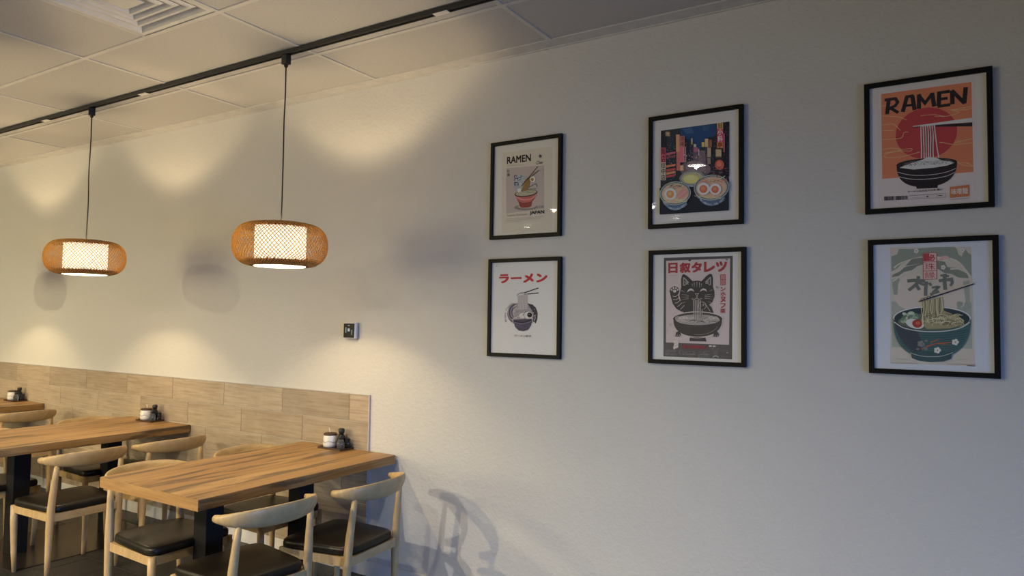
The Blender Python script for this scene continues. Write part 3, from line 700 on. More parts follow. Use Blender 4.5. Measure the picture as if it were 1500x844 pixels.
def art_b(w, h):
    a = Art([(72, 90), (578, 75), (553, 783), (57, 757)], w, h, 194); a.paper_mat = paper((.82, .82, .83))
    D = (62, 56, 68); L = (196, 191, 188); P = (98, 90, 108)
    a.poly([(97, 116), (533, 103), (522, 760), (82, 737)], (200, 199, 198))
    a.text('ラーメン', (140, 195), (474, 256), (178, 38, 40), .05)
    a.line([(312, 327), (412, 294)], 5.5, (28, 22, 28)); a.line([(312, 338), (412, 328)], 5.5, (48, 36, 62))
    a.ell(298, 474, 108, 84, L); a.ell(298, 473, 104, 80, P)
    a.ell(296, 470, 88, 74, (150, 143, 148))
    a.poly([(194, 470), (206, 420), (232, 398), (252, 396), (238, 425), (228, 470), (240, 510), (215, 505)], P)
    for k in range(5): a.arc(262, 462, 62-9*k, 66-9*k, 130, 262, 1.8, L if k % 2 == 0 else D)
    a.poly([(335, 402), (368, 408), (392, 430), (404, 470), (400, 510), (388, 540), (372, 520), (376, 470), (352, 430)], D)
    for k in range(18):
        x, y = RND.uniform(345, 395), RND.uniform(415, 520); a.line([(x, y), (x+RND.uniform(4, 9), y-RND.uniform(2, 7))], 1.6, RND.choice([L, P]))
    for k in range(26):
        x, y = RND.uniform(238, 340), RND.uniform(430, 500); a.arc(x, y, RND.uniform(6, 14), RND.uniform(5, 9), RND.uniform(160, 220), RND.uniform(300, 380), 1.5, RND.choice([L, L, D]))
    a.poly([(268, 345), (338, 335), (334, 440), (268, 445)], (178, 172, 172))
    for k in range(8):
        x = 272+k*8.5; a.line([(x, 348-k), (x+RND.uniform(-2, 2), 380), (x-2+RND.uniform(-2, 2), 415), (x, 446)], 1.2, D if k % 2 else (128, 120, 128), curve=4)
    a.arc(288, 350, 26, 20, 180, 320, 2.2, (80, 72, 80)); a.arc(300, 336, 20, 12, 180, 330, 2, (80, 72, 80))
    a.ell(300, 484, 27, 21, L, rot=-25); a.arc(300, 484, 27, 21, 0, 360, 1.4, D); a.ell(312, 478, 10, 8, (140, 130, 138))
    a.ell(341, 482, 31, 28, L, rot=-15); a.arc(341, 482, 31, 28, 0, 360, 1.4, D); a.ell(349, 480, 17, 17, (34, 26, 36)); a.ell(345, 476, 5, 4, (100, 90, 105))
    a.poly([(236, 512), (364, 505), (358, 552), (336, 582), (305, 591), (272, 586), (247, 562)], (74, 68, 92))
    a.line([(238, 520), (300, 530), (362, 514)], 5, (48, 40, 50), curve=5); a.line([(240, 531), (300, 540), (360, 525)], 1.2, (160, 155, 165), curve=5)
    for k in range(60):
        x = RND.uniform(250, 352); y = RND.uniform(545, 580-abs(x-302)*.35); a.line([(x, y), (x+4, y-1)], .9, (118, 114, 138))
    a.line([(236, 545), (234, 512), (248, 498), (262, 502)], 3.2, L, curve=5); a.line([(366, 545), (368, 512), (352, 496)], 3.2, L, curve=5); a.line([(380, 520), (388, 500), (382, 480)], 3, L, curve=4)
    # side lettering on an arc
    for i, ch in enumerate('Ramen Lover'):
        if ch == ' ': continue
        vs, fs = glyph_mesh(ch, .004); an = math.radians(152 + i*6.3); cx, cy = a.f(302+124*math.cos(an), 478+118*math.sin(an)) if False else a.f(302+122*math.cos(math.radians(158+i*7)), 488+112*math.sin(math.radians(158+i*7)))
        r = math.radians(90-22-(-i*7) - i*14); sc = .0165
        a.add([(cx + (x*math.cos(r)-y*math.sin(r))*sc, cy + (x*math.sin(r)+y*math.cos(r))*sc) for x, y in vs], fs, (66, 58, 66))
    a.text('ラーメン好き', (243, 613), (357, 633), (112, 88, 84), .012)
    a.ell(127, 136, 2, 4, (120, 112, 110))
    return a

def art_c(w, h):
    a = Art([(82, 130), (637, 45), (635, 750), (73, 787)], w, h, 168); a.paper_mat = paper((.78, .76, .74))
    a.poly([(150, 205), (553, 148), (547, 672), (143, 700)], (46, 50, 58))
    def clip(y, x): return y
    a.poly([(262, 191), (482, 160), (478, 220), (440, 250), (408, 292), (360, 322), (320, 300), (300, 250), (268, 240)], (32, 66, 108))
    a.poly([(275, 195), (330, 186), (345, 215), (300, 222)], (52, 84, 118)); a.poly([(390, 178), (440, 172), (430, 200), (400, 205)], (46, 76, 112))
    def tower(x0, y0, x1, y1, c, n=0, lit=(175, 150, 120)):
        a.rect(x0, y0, x1, y1, c)
        for k in range(n):
            x, y = RND.uniform(x0+1, x1-4), RND.uniform(y0+2, y1-4); a.rect(x, y, x+RND.uniform(2, 4), y+RND.uniform(2, 4), lit)
    tower(151, 208, 184, 305, (36, 34, 40), 4, (90, 70, 80)); tower(184, 240, 240, 500, (40, 52, 58), 26, (96, 122, 124))
    tower(292, 255, 318, 440, (40, 44, 60), 16, (120, 110, 120)); tower(318, 270, 346, 450, (48, 52, 72), 20, (132, 120, 130)); tower(408, 300, 470, 450, (66, 62, 76), 26, (150, 126, 118))
    tower(430, 240, 486, 440, (44, 42, 52), 34, (118, 92, 100)); tower(340, 300, 372, 440, (92, 80, 98), 16, (150, 136, 140)); tower(372, 320, 412, 440, (108, 92, 100), 18, (160, 140, 134))
    tower(518, 154, 552, 470, (34, 32, 42), 22, (112, 84, 96))
    # haze of street light at the end of the road
    a.ell(352, 430, 92, 48, (104, 88, 98)); a.ell(356, 418, 60, 36, (122, 106, 112))
    for k in range(70):
        x, y = RND.uniform(300, 440), RND.uniform(330, 455); a.rect(x, y, x+RND.uniform(2, 6), y+RND.uniform(3, 9), RND.choice([(150, 118, 104), (130, 96, 110), (172, 146, 112), (88, 80, 104), (162, 96, 96)]))
    def sign(x0, y0, x1, y1, c, chars='', cc=(90, 26, 36)):
        a.rect(x0, y0, x1, y1, c); n = len(chars)
        for i, ch in enumerate(chars):
            hh = (y1-y0)/n; a.text(ch, (x0+3, y0+hh*i+3), (x1-3, y0+hh*(i+1)-3), cc, .02)
    sign(150, 306, 180, 392, (172, 84, 104), '麺店', (84, 24, 42)); sign(149, 392, 180, 498, (160, 150, 140), '拉中店', (58, 48, 50))
    sign(180, 212, 206, 238, (162, 140, 104), '口', (112, 72, 56))
    sign(241, 228, 263, 330, (176, 126, 92)); sign(243, 330, 265, 440, (172, 92, 86)); sign(266, 236, 291, 298, (166, 104, 92), '酒場', (112, 50, 50)); sign(262, 298, 284, 392, (178, 88, 104)); sign(284, 300, 300, 390, (166, 132, 128), '居食', (110, 52, 66))
    for y, c in ((332, (166, 74, 96)), (352, (120, 60, 72)), (404, (182, 104, 66)), (428, (172, 62, 66)), (446, (186, 120, 72)), (464, (160, 56, 70))): a.poly([(184, y+6), (238, y-4), (238, y+8), (184, y+20)], c)
    sign(265, 410, 284, 440, (186, 150, 118))
    sign(330, 250, 339, 285, (150, 140, 124)); sign(345, 284, 360, 302, (168, 160, 130)); sign(392, 272, 408, 300, (186, 152, 82)); sign(411, 252, 431, 300, (178, 150, 108)); sign(425, 304, 446, 360, (150, 136, 114)); sign(426, 365, 444, 400, (128, 112, 104))
    sign(346, 306, 368, 330, (160, 84, 108)); sign(372, 312, 378, 350, (180, 150, 158)); sign(436, 258, 452, 300, (138, 84, 58))
    sign(483, 158, 518, 194, (172, 154, 96), '麺', (120, 72, 30)); sign(483, 194, 519, 270, (170, 58, 76), '小料', (222, 178, 178)); sign(483, 270, 517, 306, (178, 112, 62), '亭', (98, 36, 30))
    sign(475, 314, 508, 356, (160, 142, 108)); a.rect(474, 356, 510, 364, (84, 68, 58)); sign(521, 220, 527, 330, (172, 104, 116))
    a.ell(497, 405, 27, 30, (168, 78, 64)); a.ell(494, 400, 14, 16, (190, 104, 80))
    for k in range(26):
        x, y = RND.uniform(186, 236), RND.uniform(250, 480); a.rect(x, y, x+3, y+4, RND.choice([(120, 140, 142), (170, 90, 100)]))
    for k in range(30):
        x, y = RND.uniform(440, 548), RND.uniform(410, 460); a.line([(x, y), (x+12, y+3)], 1.6, RND.choice([(160, 92, 84), (96, 66, 76), (52, 44, 54)]))
    a.poly([(144, 545), (250, 520), (450, 510), (548, 520), (547, 672), (143, 700)], (40, 42, 50))
    # bowls
    def dish(cx, cy, rx, ry, broth, dep):
        a.ell(cx, cy+dep*.45, rx*.8, ry*.78+dep*.35, (74, 92, 118), slope=-.04)
        for k in range(40):
            an = RND.uniform(.15, PI-.15); q = RND.uniform(.86, 1.12); x = cx+rx*.82*q*math.cos(an)*.95; y = cy+dep*.42+(ry*.8+dep*.3)*math.sin(an)*.93
            a.arc(x, y, 6, 4, 0, 300, 1.3, (138, 152, 166))
        a.ell(cx, cy, rx, ry, (142, 146, 138), slope=-.06); a.ell(cx, cy, rx*.95, ry*.93, (62, 76, 92), slope=-.06); a.ell(cx, cy, rx*.90, ry*.88, (140, 138, 126), slope=-.06)
        a.ell(cx, cy+2, rx*.83, ry*.8, broth, slope=-.06)
        for k in range(26):
            an = 2*PI*k/26; a.line([(cx+rx*.88*math.cos(an), cy+ry*.86*math.sin(an)-.06*rx*.88*math.cos(an)), (cx+rx*.93*math.cos(an+.1), cy+ry*.91*math.sin(an+.1)-.06*rx*.93*math.cos(an+.1))], 1.5, (70, 90, 116))
    dish(336, 484, 74, 43, (152, 148, 118), 22); a.ell(330, 490, 45, 25, (194, 172, 92)); a.ell(326, 484, 28, 14, (212, 194, 118))
    dish(450, 540, 104, 76, (178, 142, 118), 62)
    for k in range(24):
        x, y = RND.uniform(385, 520), RND.uniform(495, 520); a.arc(x, y, 16, 7, 180, 350, 1.4, RND.choice([(206, 176, 138), (134, 92, 76), (176, 100, 92)]))
    for k in range(12):
        x, y = RND.uniform(470, 530), RND.uniform(470, 510); a.line([(x, y), (x+14, y-10)], 3, RND.choice([(172, 96, 84), (198, 168, 140), (112, 70, 62)]))
    for k in range(16): a.arc(RND.uniform(370, 500), RND.uniform(575, 598), 22, 8, 10, 170, 1.4, (208, 174, 132))
    dish(238, 576, 92, 70, (186, 148, 122), 58)
    for k in range(20): a.arc(RND.uniform(180, 290), RND.uniform(602, 624), 20, 8, 10, 170, 1.4, (210, 178, 140))
    for k in range(16):
        x, y = RND.uniform(190, 290), RND.uniform(528, 556); a.line([(x, y), (x+16, y-5)], 2.6, RND.choice([(92, 82, 84), (130, 112, 104), (70, 62, 66)]))
    a.poly([(246, 590), (262, 562), (300, 545), (314, 570), (290, 600), (262, 612)], (196, 122, 116)); a.line([(255, 600), (284, 576), (306, 560)], 2, (220, 160, 150), curve=4)
    for cx, cy, r, yk in ((210, 580, 36, (186, 120, 66)), (405, 548, 38, (178, 92, 58)), (474, 550, 35, (180, 92, 60))):
        a.ell(cx, cy, r, r*.95, (224, 212, 192)); a.ell(cx-1, cy+2, r*.62, r*.62, yk); a.ell(cx-3, cy-2, r*.32, r*.3, tuple(min(255, v+26) for v in yk))
    return a

def art_d(w, h):
    a = Art([(82, 75), (680, 47), (688, 795), (80, 770)], w, h, 188); a.paper_mat = paper((.80, .79, .76))
    K = (66, 63, 62); L = (190, 180, 174); R_ = (156, 54, 62)
    a.poly([(173, 117), (598, 102), (600, 745), (172, 728)], (84, 80, 80))
    a.poly([(187, 135), (582, 118), (580, 654), (188, 641)], (188, 172, 170))
    for i, ch in enumerate('日叙タレツ'):
        xa = [200, 270, 342, 420, 494][i]; xb = [262, 342, 412, 494, 568][i]; sl = -.035
        a.text(ch, (xa, 148+sl*(xa-200)), (xb-4, 213+sl*(xb-200)), R_, .05)
    a.line([(205, 226), (256, 224)], 1.2, (170, 100, 102)); a.rect(325, 128, 340, 136, K); a.rect(555, 122, 568, 128, K)
    a.poly([(521, 218), (556, 216), (557, 284), (522, 285)], (160, 70, 76)); a.text('麺', (525, 221), (553, 248), (190, 150, 150), .0); a.text('図', (525, 252), (553, 281), (190, 150, 150), .0)
    for ch, y0, y1 in (('ン', 296, 320), ('ホ', 325, 350), ('ヌ', 354, 390), ('フ', 396, 424), ('亜', 430, 456)): a.text(ch, (523, y0), (557, y1), R_, .04)
    # raised arm
    a.poly([(209, 322), (214, 308), (224, 298), (240, 291), (256, 296), (268, 308), (270, 324), (262, 344), (268, 372), (292, 398), (325, 410), (320, 452), (286, 450), (252, 432), (228, 398), (218, 360)], K)
    for p in (((228, 352), (246, 356), (262, 344)), ((232, 374), (252, 374), (268, 360)), ((242, 396), (260, 392), (276, 376)), ((256, 418), (272, 408), (288, 392)), ((276, 436), (288, 424), (304, 406))): a.line(list(p), 2.2, L, curve=4)
    for x, y in ((222, 314), (234, 303), (249, 303), (260, 313)): a.ell(x, y, 5, 6.5, L)
    a.ell(241, 322, 11, 9, L)
    # body and head
    a.poly([(320, 402), (450, 400), (470, 420), (484, 456), (294, 458), (304, 424)], K)
    a.poly([(270, 350), (276, 318), (281, 296), (280, 250), (286, 224), (296, 216), (318, 228), (352, 260), (380, 256), (406, 260), (436, 228), (458, 213), (470, 216), (477, 240), (477, 292), (487, 324), (487, 356), (474, 390), (446, 412), (410, 424), (374, 428), (336, 424), (300, 408), (280, 386)], K)
    a.poly([(292, 236), (300, 236), (330, 268), (300, 290), (292, 286)], (150, 140, 136)); a.poly([(297, 246), (322, 270), (300, 284)], K)
    a.poly([(466, 232), (458, 234), (428, 264), (458, 286), (466, 282)], (150, 140, 136)); a.poly([(461, 244), (436, 266), (458, 280)], K)
    for x in (302, 309, 316): a.line([(x, 262), (x+10, 280)], 1.5, L)
    for x in (454, 447, 440): a.line([(x, 258), (x-8, 276)], 1.5, L)
    for x, y in ((362, 268), (378, 264), (394, 267)): a.line([(x, y), (x, y+34)], 2.4, L, True)
    a.line([(348, 276), (352, 298)], 1.8, L, True); a.line([(408, 274), (404, 298)], 1.8, L, True)
    a.poly([(316, 330), (326, 312), (342, 304), (356, 312), (362, 326), (350, 318), (336, 318)], L); a.poly([(396, 326), (404, 312), (418, 304), (434, 309), (442, 325), (428, 316), (412, 316)], L)
    for y in (0, 1, 2):
        a.line([(328, 348+y*10), (300, 344+y*14), (276, 342+y*18)], 1.7, L, True, 4); a.line([(428, 346+y*10), (456, 342+y*13), (484, 338+y*17)], 1.7, L, True, 4)
    for p in (((283, 318), (306, 328)), ((474, 312), (452, 324)), ((290, 396), (312, 388)), ((466, 392), (444, 384))): a.line(list(p), 1.7, L, True)
    a.poly([(366, 336), (392, 335), (380, 350)], L); a.ell(379, 341, 6, 4, K)
    a.line([(380, 350), (378, 362), (362, 372), (346, 368)], 2, L, curve=5); a.line([(378, 362), (394, 372), (410, 366)], 2, L, curve=5)
    # paw at the mouth
    a.ell(412, 412, 24, 24, K); a.arc(412, 412, 24, 24, 120, 420, 1.8, L)
    for x in (402, 412, 422): a.line([(x, 398), (x-1, 414)], 1.6, L)
    a.line([(430, 400), (452, 430), (462, 448)], 2, L, curve=4)
    # bowl
    a.ell(385, 494, 160, 47, L); a.bowl(385, 494, 158, 0, 118, 0, L, p=2.3); a.bowl(385, 500, 151, 0, 104, 0, K, p=2.3)
    a.ell(385, 494, 153, 41, K); a.ell(385, 499, 138, 33, (152, 144, 140))
    a.poly([(338, 606), (432, 606), (440, 634), (334, 632)], K); a.line([(332, 608), (385, 612), (438, 606)], 2.2, L, curve=4)
    for cx in (262, 286, 308, 470, 496): a.arc(cx, 492, 15, 12, 170, 370, 3, L)
    for k in range(30): a.arc(RND.uniform(275, 500), RND.uniform(492, 520), RND.uniform(12, 26), RND.uniform(5, 10), 180, 360, 1.7, RND.choice([L, L, K]))
    a.arc(385, 508, 138, 32, 20, 160, 2, K)
    for i in range(9):
        x = 358+i*5.5; a.line([(x, 374+abs(i-4)), (x+1, 410), (x+2, 450), (x+3, 500)], 2.2, L if i % 2 == 0 else (122, 115, 112), curve=4)
    for i in range(4): a.line([(400+i*5, 432), (402+i*4, 470), (400+i*6, 500)], 1.8, L if i % 2 else K, curve=4)
    a.arc(385, 520, 128, 72, 15, 100, 1.6, (140, 132, 128)); a.line([(245, 545), (262, 575), (300, 603)], 1.4, L, curve=4)
    # feet
    for sx, x in ((-1, 262), (1, 497)):
        a.poly([(x-18, 604), (x-10, 578), (x+8, 568), (x+22, 590), (x+12, 606)], K)
        for q in (-12, 0, 12): a.line([(x+q, 592), (x+q-2*sx, 606)], 1.6, L)
    for y in range(6): a.line([(211, 380+y*12), (212, 387+y*12)], 1.8, (150, 138, 134))
    for y in range(3): a.line([(197, 555+y*12), (198, 562+y*12)], 1.8, (150, 138, 134))
    a.ell(503, 297, 7, 7, (150, 145, 142)); a.ell(215, 530, 8, 8, (172, 160, 158))
    # footer
    a.poly([(235, 632), (262, 626), (268, 640), (266, 672), (240, 684), (234, 676), (240, 650)], (196, 186, 176)); a.line([(238, 648), (262, 642)], 1.2, (130, 110, 100)); a.line([(242, 664), (264, 656)], 1.2, (130, 110, 100))
    a.text('南日麺麺社', (287, 655), (440, 682), (150, 46, 62), .03)
    a.rect(457, 658, 474, 667, L); a.rect(480, 659, 498, 668, L)
    for x0, x1, ys_ in ((186, 258, (690, 699, 708, 717)), (268, 284, (690, 699, 708)), (292, 378, (694, 703, 712)), (390, 462, (692, 701, 710, 719, 727)), (462, 520, (674,))):
        for y in ys_:
            x = x0
            while x < x1-4:
                q = RND.uniform(5, 14); a.line([(x, y+.02*(x-186)), (min(x1, x+q), y+.02*(x+q-186))], 1.5, RND.choice([(132, 130, 130), (150, 148, 146), (112, 110, 112)])); x += q+3
    a.arc(500, 735, 16, 12, 190, 350, 2.8, (176, 172, 170)); a.ell(500, 705, 16, 12, (96, 93, 95)); a.ell(572, 704, 5, 4, (130, 128, 134))
    a.line([(187, 686), (580, 694)], .8, (104, 100, 102))
    return a

def art_e(w, h):
    a = Art([(48, 148), (682, 52), (705, 747), (62, 793)], w, h, 150); a.paper_mat = paper((.80, .76, .74))
    O = (164, 92, 60); K = (36, 30, 32); L = (168, 158, 154); CL = (196, 138, 92)
    a.poly([(110, 195), (600, 118), (620, 720), (130, 752)], (158, 147, 146))
    a.poly([(133, 192), (580, 129), (597, 575), (144, 614)], O)
    a.ell(361, 384, 153, 127, (142, 42, 46), slope=-.08)
    for p in (((134, 252), (170, 250), (200, 262)), ((136, 300), (190, 302), (226, 306), (262, 320)), ((138, 345), (170, 342), (196, 340), (232, 372)), ((140, 374), (200, 372)), ((142, 418), (195, 415), (238, 408), (250, 382), (270, 380)),
              ((142, 468), (190, 460), (240, 465), (288, 462), (282, 474), (232, 474), (170, 486), (152, 500), (176, 508), (250, 500), (330, 478)), ((330, 298), (400, 292), (460, 300), (520, 280), (486, 270), (520, 262), (582, 250)),
              ((478, 268), (540, 268), (584, 262)), ((430, 428), (470, 436), (500, 440), (540, 436), (590, 430)), ((425, 430), (455, 432)), ((500, 430), (530, 424), (590, 408)), ((150, 486), (240, 470)), ((512, 520), (540, 540), (594, 548)), ((530, 532), (560, 530), (594, 545)), ((400, 300), (450, 302))):
        a.line(list(p), 1.9, CL, curve=5)
    for x in (512, 520, 528): a.line([(x, 432), (x+6, 418)], 1.2, CL)
    W = 15
    a.line([(172, 214), (164, 292)], W, K); a.line([(150, 222), (205, 214), (216, 232), (204, 250), (170, 266)], 12, K); a.line([(176, 258), (220, 284)], 12, K)
    a.line([(242, 280), (262, 204)], W, K); a.line([(254, 206), (294, 199)], 12, K); a.line([(288, 198), (301, 270)], W, K); a.line([(254, 250), (298, 243)], 10, K)
    a.line([(322, 264), (322, 192)], W, K); a.line([(318, 194), (352, 236), (388, 186)], 12, K); a.line([(386, 184), (398, 252)], W, K)
    a.line([(422, 178), (420, 248)], W, K); a.line([(412, 186), (474, 176)], 12, K); a.line([(420, 217), (464, 210)], 11, K); a.line([(414, 252), (478, 242)], 12, K)
    a.line([(488, 240), (486, 172)], W, K); a.line([(484, 172), (548, 236)], 13, K); a.line([(546, 236), (552, 156)], W, K)
    a.poly([(400, 344), (588, 330), (588, 349), (410, 352)], K); a.poly([(292, 350), (587, 306), (588, 328), (420, 342), (296, 356)], L)
    a.line([(293, 356), (330, 352)], 3, K)
    for i in range(7):
        x = 333+i*11; b = (338, 352, 362, 374, 384, 398, 428)[i]; a.line([(x, 345-i), (x+2+i*1.0, 400), ((x+b)/2+2, 460), (b, 524)], 3.6, L, curve=5)
    for i in range(5): a.line([(340+i*13, 360), (343+i*12, 420), (352+i*9, 480)], .8, (120, 60, 60), curve=4)
    a.bowl(365, 533, 150, 0, 118, 0, K, slope=-.065, p=2.5); a.ell(365, 535, 151, 26, K, slope=-.065)
    a.poly([(308, 640), (424, 632), (420, 656), (318, 662)], K)
    a.poly([(230, 558), (258, 545), (300, 530), (340, 518), (372, 502), (410, 506), (440, 520), (480, 524), (502, 530), (470, 544), (400, 556), (300, 566)], L)
    for k in range(22):
        x = RND.uniform(250, 480); q = RND.uniform(10, 28); a.arc(x, 556-.07*(x-250)*.9-q*.25, q, q*.75, 185, 350, 1.0, (92, 80, 80))
    a.line([(217, 562), (260, 572), (330, 574), (420, 566), (490, 550), (513, 536)], 5, K, curve=4)
    a.line([(220, 580), (290, 594), (380, 592), (460, 578), (510, 558)], 1.8, L, curve=5); a.line([(226, 602), (290, 614), (380, 612), (460, 598), (504, 578)], 1.8, L, curve=5)
    a.text('ラーメンは大切で日本 麺い', (272, 672), (445, 668), (60, 52, 54), .02)
    x = 156
    while x < 272:
        q = RND.choice([1.5, 2.5, 4]); 
        if not 202 < x < 208: a.rect(x, 702-.05*(x-156), x+q, 722-.05*(x-156), K)
        x += q + RND.choice([1.6, 2.6])
    a.line([(272, 700), (272, 716), (462, 702), (462, 682), (272, 698)], 1, (90, 82, 82)); a.line([(418, 686), (419, 704)], .9, (90, 82, 82)); a.rect(424, 692, 444, 696, (70, 62, 62)); a.rect(366, 696, 376, 703, (60, 52, 52))
    for k in range(12): a.line([(282+k*11, 694-k*.6), (289+k*11, 693-k*.6)], 1.2, (112, 104, 104))
    for k in range(7): a.line([(285+k*11, 708-k*.7), (292+k*11, 707.4-k*.7)], 1.2, (112, 104, 104))
    a.poly([(482, 652), (576, 639), (578, 696), (484, 706)], (150, 86, 48)); a.text('味噌麺', (488, 660), (571, 684), (186, 152, 144), .02); a.line([(486, 714), (574, 706)], 1.2, (90, 80, 84))
    return a

def art_f(w, h):
    a = Art([(70, 78), (745, 48), (765, 790), (82, 765)], w, h, 176); a.paper_mat = paper((.74, .77, .84))
    G = (122, 130, 118); L = (172, 166, 154); C = (100, 104, 96)
    a.poly([(187, 114), (606, 110), (632, 726), (192, 715)], (172, 165, 152))
    a.poly([(195, 395), (610, 395), (616, 636), (199, 630)], (142, 148, 136))
    a.ell(300, 350, 95, 88, (178, 168, 156)); a.ell(500, 350, 100, 90, (178, 168, 156))
    a.poly([(192, 160), (222, 150), (232, 122), (300, 122), (420, 112), (520, 110), (532, 124), (540, 150), (558, 160), (566, 132), (576, 122), (590, 142), (606, 150), (609, 262), (585, 232), (560, 200), (530, 176), (480, 164), (420, 160), (340, 162), (290, 176), (245, 198), (225, 222), (194, 238)], G)
    a.poly([(300, 172), (360, 166), (360, 200), (330, 210), (300, 232), (262, 240), (230, 262), (196, 268), (200, 256), (240, 236), (262, 214)], (108, 114, 104))
    a.poly([(428, 180), (470, 188), (484, 214), (540, 222), (590, 252), (594, 272), (540, 268), (506, 250), (470, 246), (430, 222)], (112, 120, 108))
    a.poly([(196, 282), (232, 268), (238, 282), (230, 300), (226, 358), (206, 358)], (132, 138, 126)); a.poly([(564, 290), (598, 282), (602, 396), (580, 396)], (140, 146, 134))
    for p in (((206, 220), (240, 196), (290, 176), (350, 160)), ((190, 245), (230, 238), (262, 214), (300, 206), (340, 196)), ((200, 290), (240, 262), (258, 240)), ((498, 170), (540, 190), (575, 225), (600, 280), (604, 320)), ((426, 162), (470, 176), (500, 190), (540, 220)), ((500, 225), (540, 225), (560, 238))): a.line(list(p), 6.5, (178, 172, 158), True, 5)
    a.poly([(188, 120), (214, 118), (208, 134), (188, 148)], (184, 158, 150)); a.ell(470, 165, 22, 8, (190, 152, 148)); a.ell(452, 174, 12, 6, (186, 140, 138))
    for x, y in ((322, 132), (462, 216), (560, 128)): 
        for k in range(5): a.ell(x+8*math.cos(k*1.257), y+8*math.sin(k*1.257), 5, 5, (186, 178, 166))
        a.ell(x, y, 3, 3, (150, 120, 112))
    for k in range(12): a.ell(RND.uniform(540, 600), RND.uniform(400, 520), RND.uniform(8, 20), RND.uniform(5, 12), (134, 142, 130), rot=-40)
    # brush characters
    for p, q in ((((276, 288), (318, 284), (368, 288)), 13), (((334, 262), (326, 300), (284, 336)), 12), (((318, 300), (340, 334)), 12), (((338, 296), (364, 308)), 10), (((376, 290), (372, 330), (372, 364)), 12), (((392, 296), (400, 312)), 9), (((404, 322), (440, 318), (408, 346)), 9), (((396, 356), (442, 340)), 10),
                 (((440, 286), (514, 276)), 12), (((472, 250), (470, 290), (474, 332)), 13), (((494, 282), (510, 290), (500, 312)), 10), (((448, 258), (492, 262)), 8)):
        a.line(list(p), q, C, curve=4)
    # seal column
    a.poly([(357, 144), (427, 141), (429, 277), (360, 280)], (184, 160, 152)); a.poly([(359, 146), (390, 145), (391, 184), (360, 186)], (156, 56, 62))
    for p in (((357, 144), (427, 141), (429, 277), (360, 280), (357, 144)), ((358, 190), (428, 187)), ((359, 236), (428, 232))): a.line(list(p), 2, (158, 62, 68))
    a.text('秘', (366, 150), (420, 183), (168, 60, 66), .03); a.text('珠', (366, 195), (420, 228), (164, 58, 64), .0); a.text('縁', (366, 240), (420, 274), (164, 58, 64), .0)
    # bowl
    a.ell(406, 480, 202, 64, (186, 188, 180)); a.ell(406, 482, 196, 59, (48, 62, 66)); a.ell(402, 500, 172, 46, (92, 98, 84))
    for k in range(26): a.ell(RND.uniform(245, 340), RND.uniform(452, 500), RND.uniform(8, 18), RND.uniform(5, 9), RND.choice([(130, 152, 122), (160, 172, 150), (96, 120, 96), (84, 100, 84)]), rot=RND.uniform(-40, 40))
    a.poly([(352, 394), (462, 368), (468, 440), (500, 452), (545, 470), (574, 492), (560, 515), (500, 530), (380, 536), (345, 500), (362, 450)], (142, 132, 98))
    NC = [(190, 182, 148), (176, 166, 128), (96, 88, 66)]
    for i in range(13):
        x = 352+i*8.6; a.line([(x, 396-i*2), (x+RND.uniform(-6, 6), 430), (x+RND.uniform(-8, 8), 465), (x+RND.uniform(-14, 14)+4, 505)], 2.3, NC[i % 3], curve=5)
    for k in range(46): a.arc(RND.uniform(370, 560), RND.uniform(462, 520), RND.uniform(14, 34), RND.uniform(6, 16), RND.uniform(150, 220), RND.uniform(300, 380), 1.9, NC[k % 3])
    a.ell(318, 509, 48, 24, (194, 186, 176), rot=14); a.ell(330, 508, 26, 21, (150, 52, 40), rot=10); a.ell(334, 505, 12, 9, (178, 84, 60))
    TEAL = (60, 92, 92)
    pts = []
    for k in range(41):
        x = math.cos(PI*k/40); pts.append((406+200*x, 484+(202*(1-abs(x)**2.4)**(1/2.4) if abs(x) < 1 else 0)))
    for k in range(41):
        an = PI - PI*k/40; pts.append((406+196*math.cos(an), 486+56*math.sin(an)))
    a.poly(pts, TEAL)
    pts = [(206, 486), (220, 540), (252, 600), (300, 648), (340, 672), (360, 640), (350, 590), (330, 545), (300, 532), (240, 515)]; a.poly(pts, (62, 68, 76))
    for k in range(11):
        y = 552+k*12; q = 1-((y-484)/205)**2.4; q = max(.05, q)**(1/2.4); a.line([(406-194*q, y-14), (406-100*q, y), (406, y+5), (406+100*q, y), (406+194*q, y-14)], 1.6, (44, 64, 68), curve=5)
    a.line([(210, 500), (260, 530), (340, 546), (420, 549), (500, 542), (560, 526), (602, 500)], 3.2, (182, 184, 176), curve=5)
    a.poly([(298, 655), (514, 652), (508, 688), (470, 702), (400, 706), (340, 700), (304, 686)], (52, 78, 80)); a.line([(296, 660), (360, 676), (450, 676), (516, 656)], 2.2, (150, 156, 150), curve=5); a.line([(300, 690), (360, 706), (450, 708), (508, 694)], 2, (182, 184, 176), curve=5)
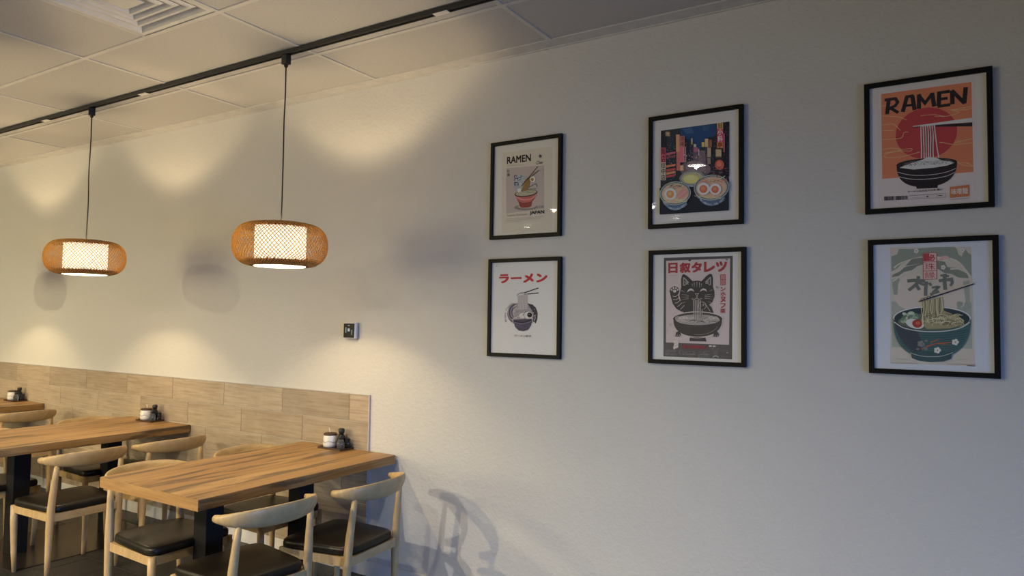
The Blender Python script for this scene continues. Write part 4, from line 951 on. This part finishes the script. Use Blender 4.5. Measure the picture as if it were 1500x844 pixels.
    for p in (((352, 640), (400, 620), (450, 600)), ((380, 625), (430, 612), (510, 618)), ((400, 604), (450, 586)), ((440, 610), (500, 604), (540, 600))): a.line(list(p), 6, (158, 84, 54), True, 4)
    for x, y in ((436, 645), (528, 602), (350, 612)):
        for k in range(5): a.ell(x+11*math.cos(k*1.257), y+10*math.sin(k*1.257), 8, 7, (184, 184, 176) if x > 400 else (112, 116, 112))
        a.ell(x, y, 4, 4, (150, 110, 90))
    for k in range(6): a.ell(RND.uniform(330, 380), RND.uniform(590, 640), 9, 6, (104, 106, 104))
    # chopsticks
    a.line([(338, 386), (622, 294)], 4.5, (176, 170, 160)); a.line([(338, 394), (622, 301)], 4, (52, 44, 46))
    for i in range(4): a.arc(358+i*16, 386-i*5, 11, 8, 170, 380, 2, (70, 64, 56))
    for x0, x1 in ((196, 330), (484, 632)):
        x = x0
        while x < x1-5:
            q = RND.uniform(5, 12); a.line([(x, 712+.01*(x-190)), (x+q, 712.3+.01*(x-190))], 1.6, (120, 114, 112)); x += q+2.5
    a.line([(220, 690), (280, 694)], 1, (130, 126, 120)); a.line([(540, 690), (596, 692)], 1, (130, 126, 120)); a.line([(590, 722), (632, 724)], 3, (90, 84, 88))
    return a

FR = dict(A=(-2.180, -1.733, .454, .998), B=(-2.184, -1.728, -.192, .345), C=(-1.251, -.796, .462, 1.014), D=(-1.247, -.785, -.190, .355), E=(-.298, .150, .470, 1.020), F=(-.289, .160, -.189, .361))
framed('a', FR['A'], 'black framed cream poster with RAMEN and JAPAN around a red bowl, upper left', art_a)
framed('b', FR['B'], 'black framed white print with red katakana over a small line drawn bowl, lower left', art_b)
framed('c', FR['C'], 'black framed neon city street poster with three egg topped bowls, upper middle', art_c)
framed('d', FR['D'], 'black framed poster of a dark striped cat eating noodles from a bowl, lower middle', art_d)
framed('e', FR['E'], 'black framed orange RAMEN poster with red sun and black bowl, upper right', art_e)
framed('f', FR['F'], 'black framed grey green poster with teal noodle bowl and seal, lower right', art_f)
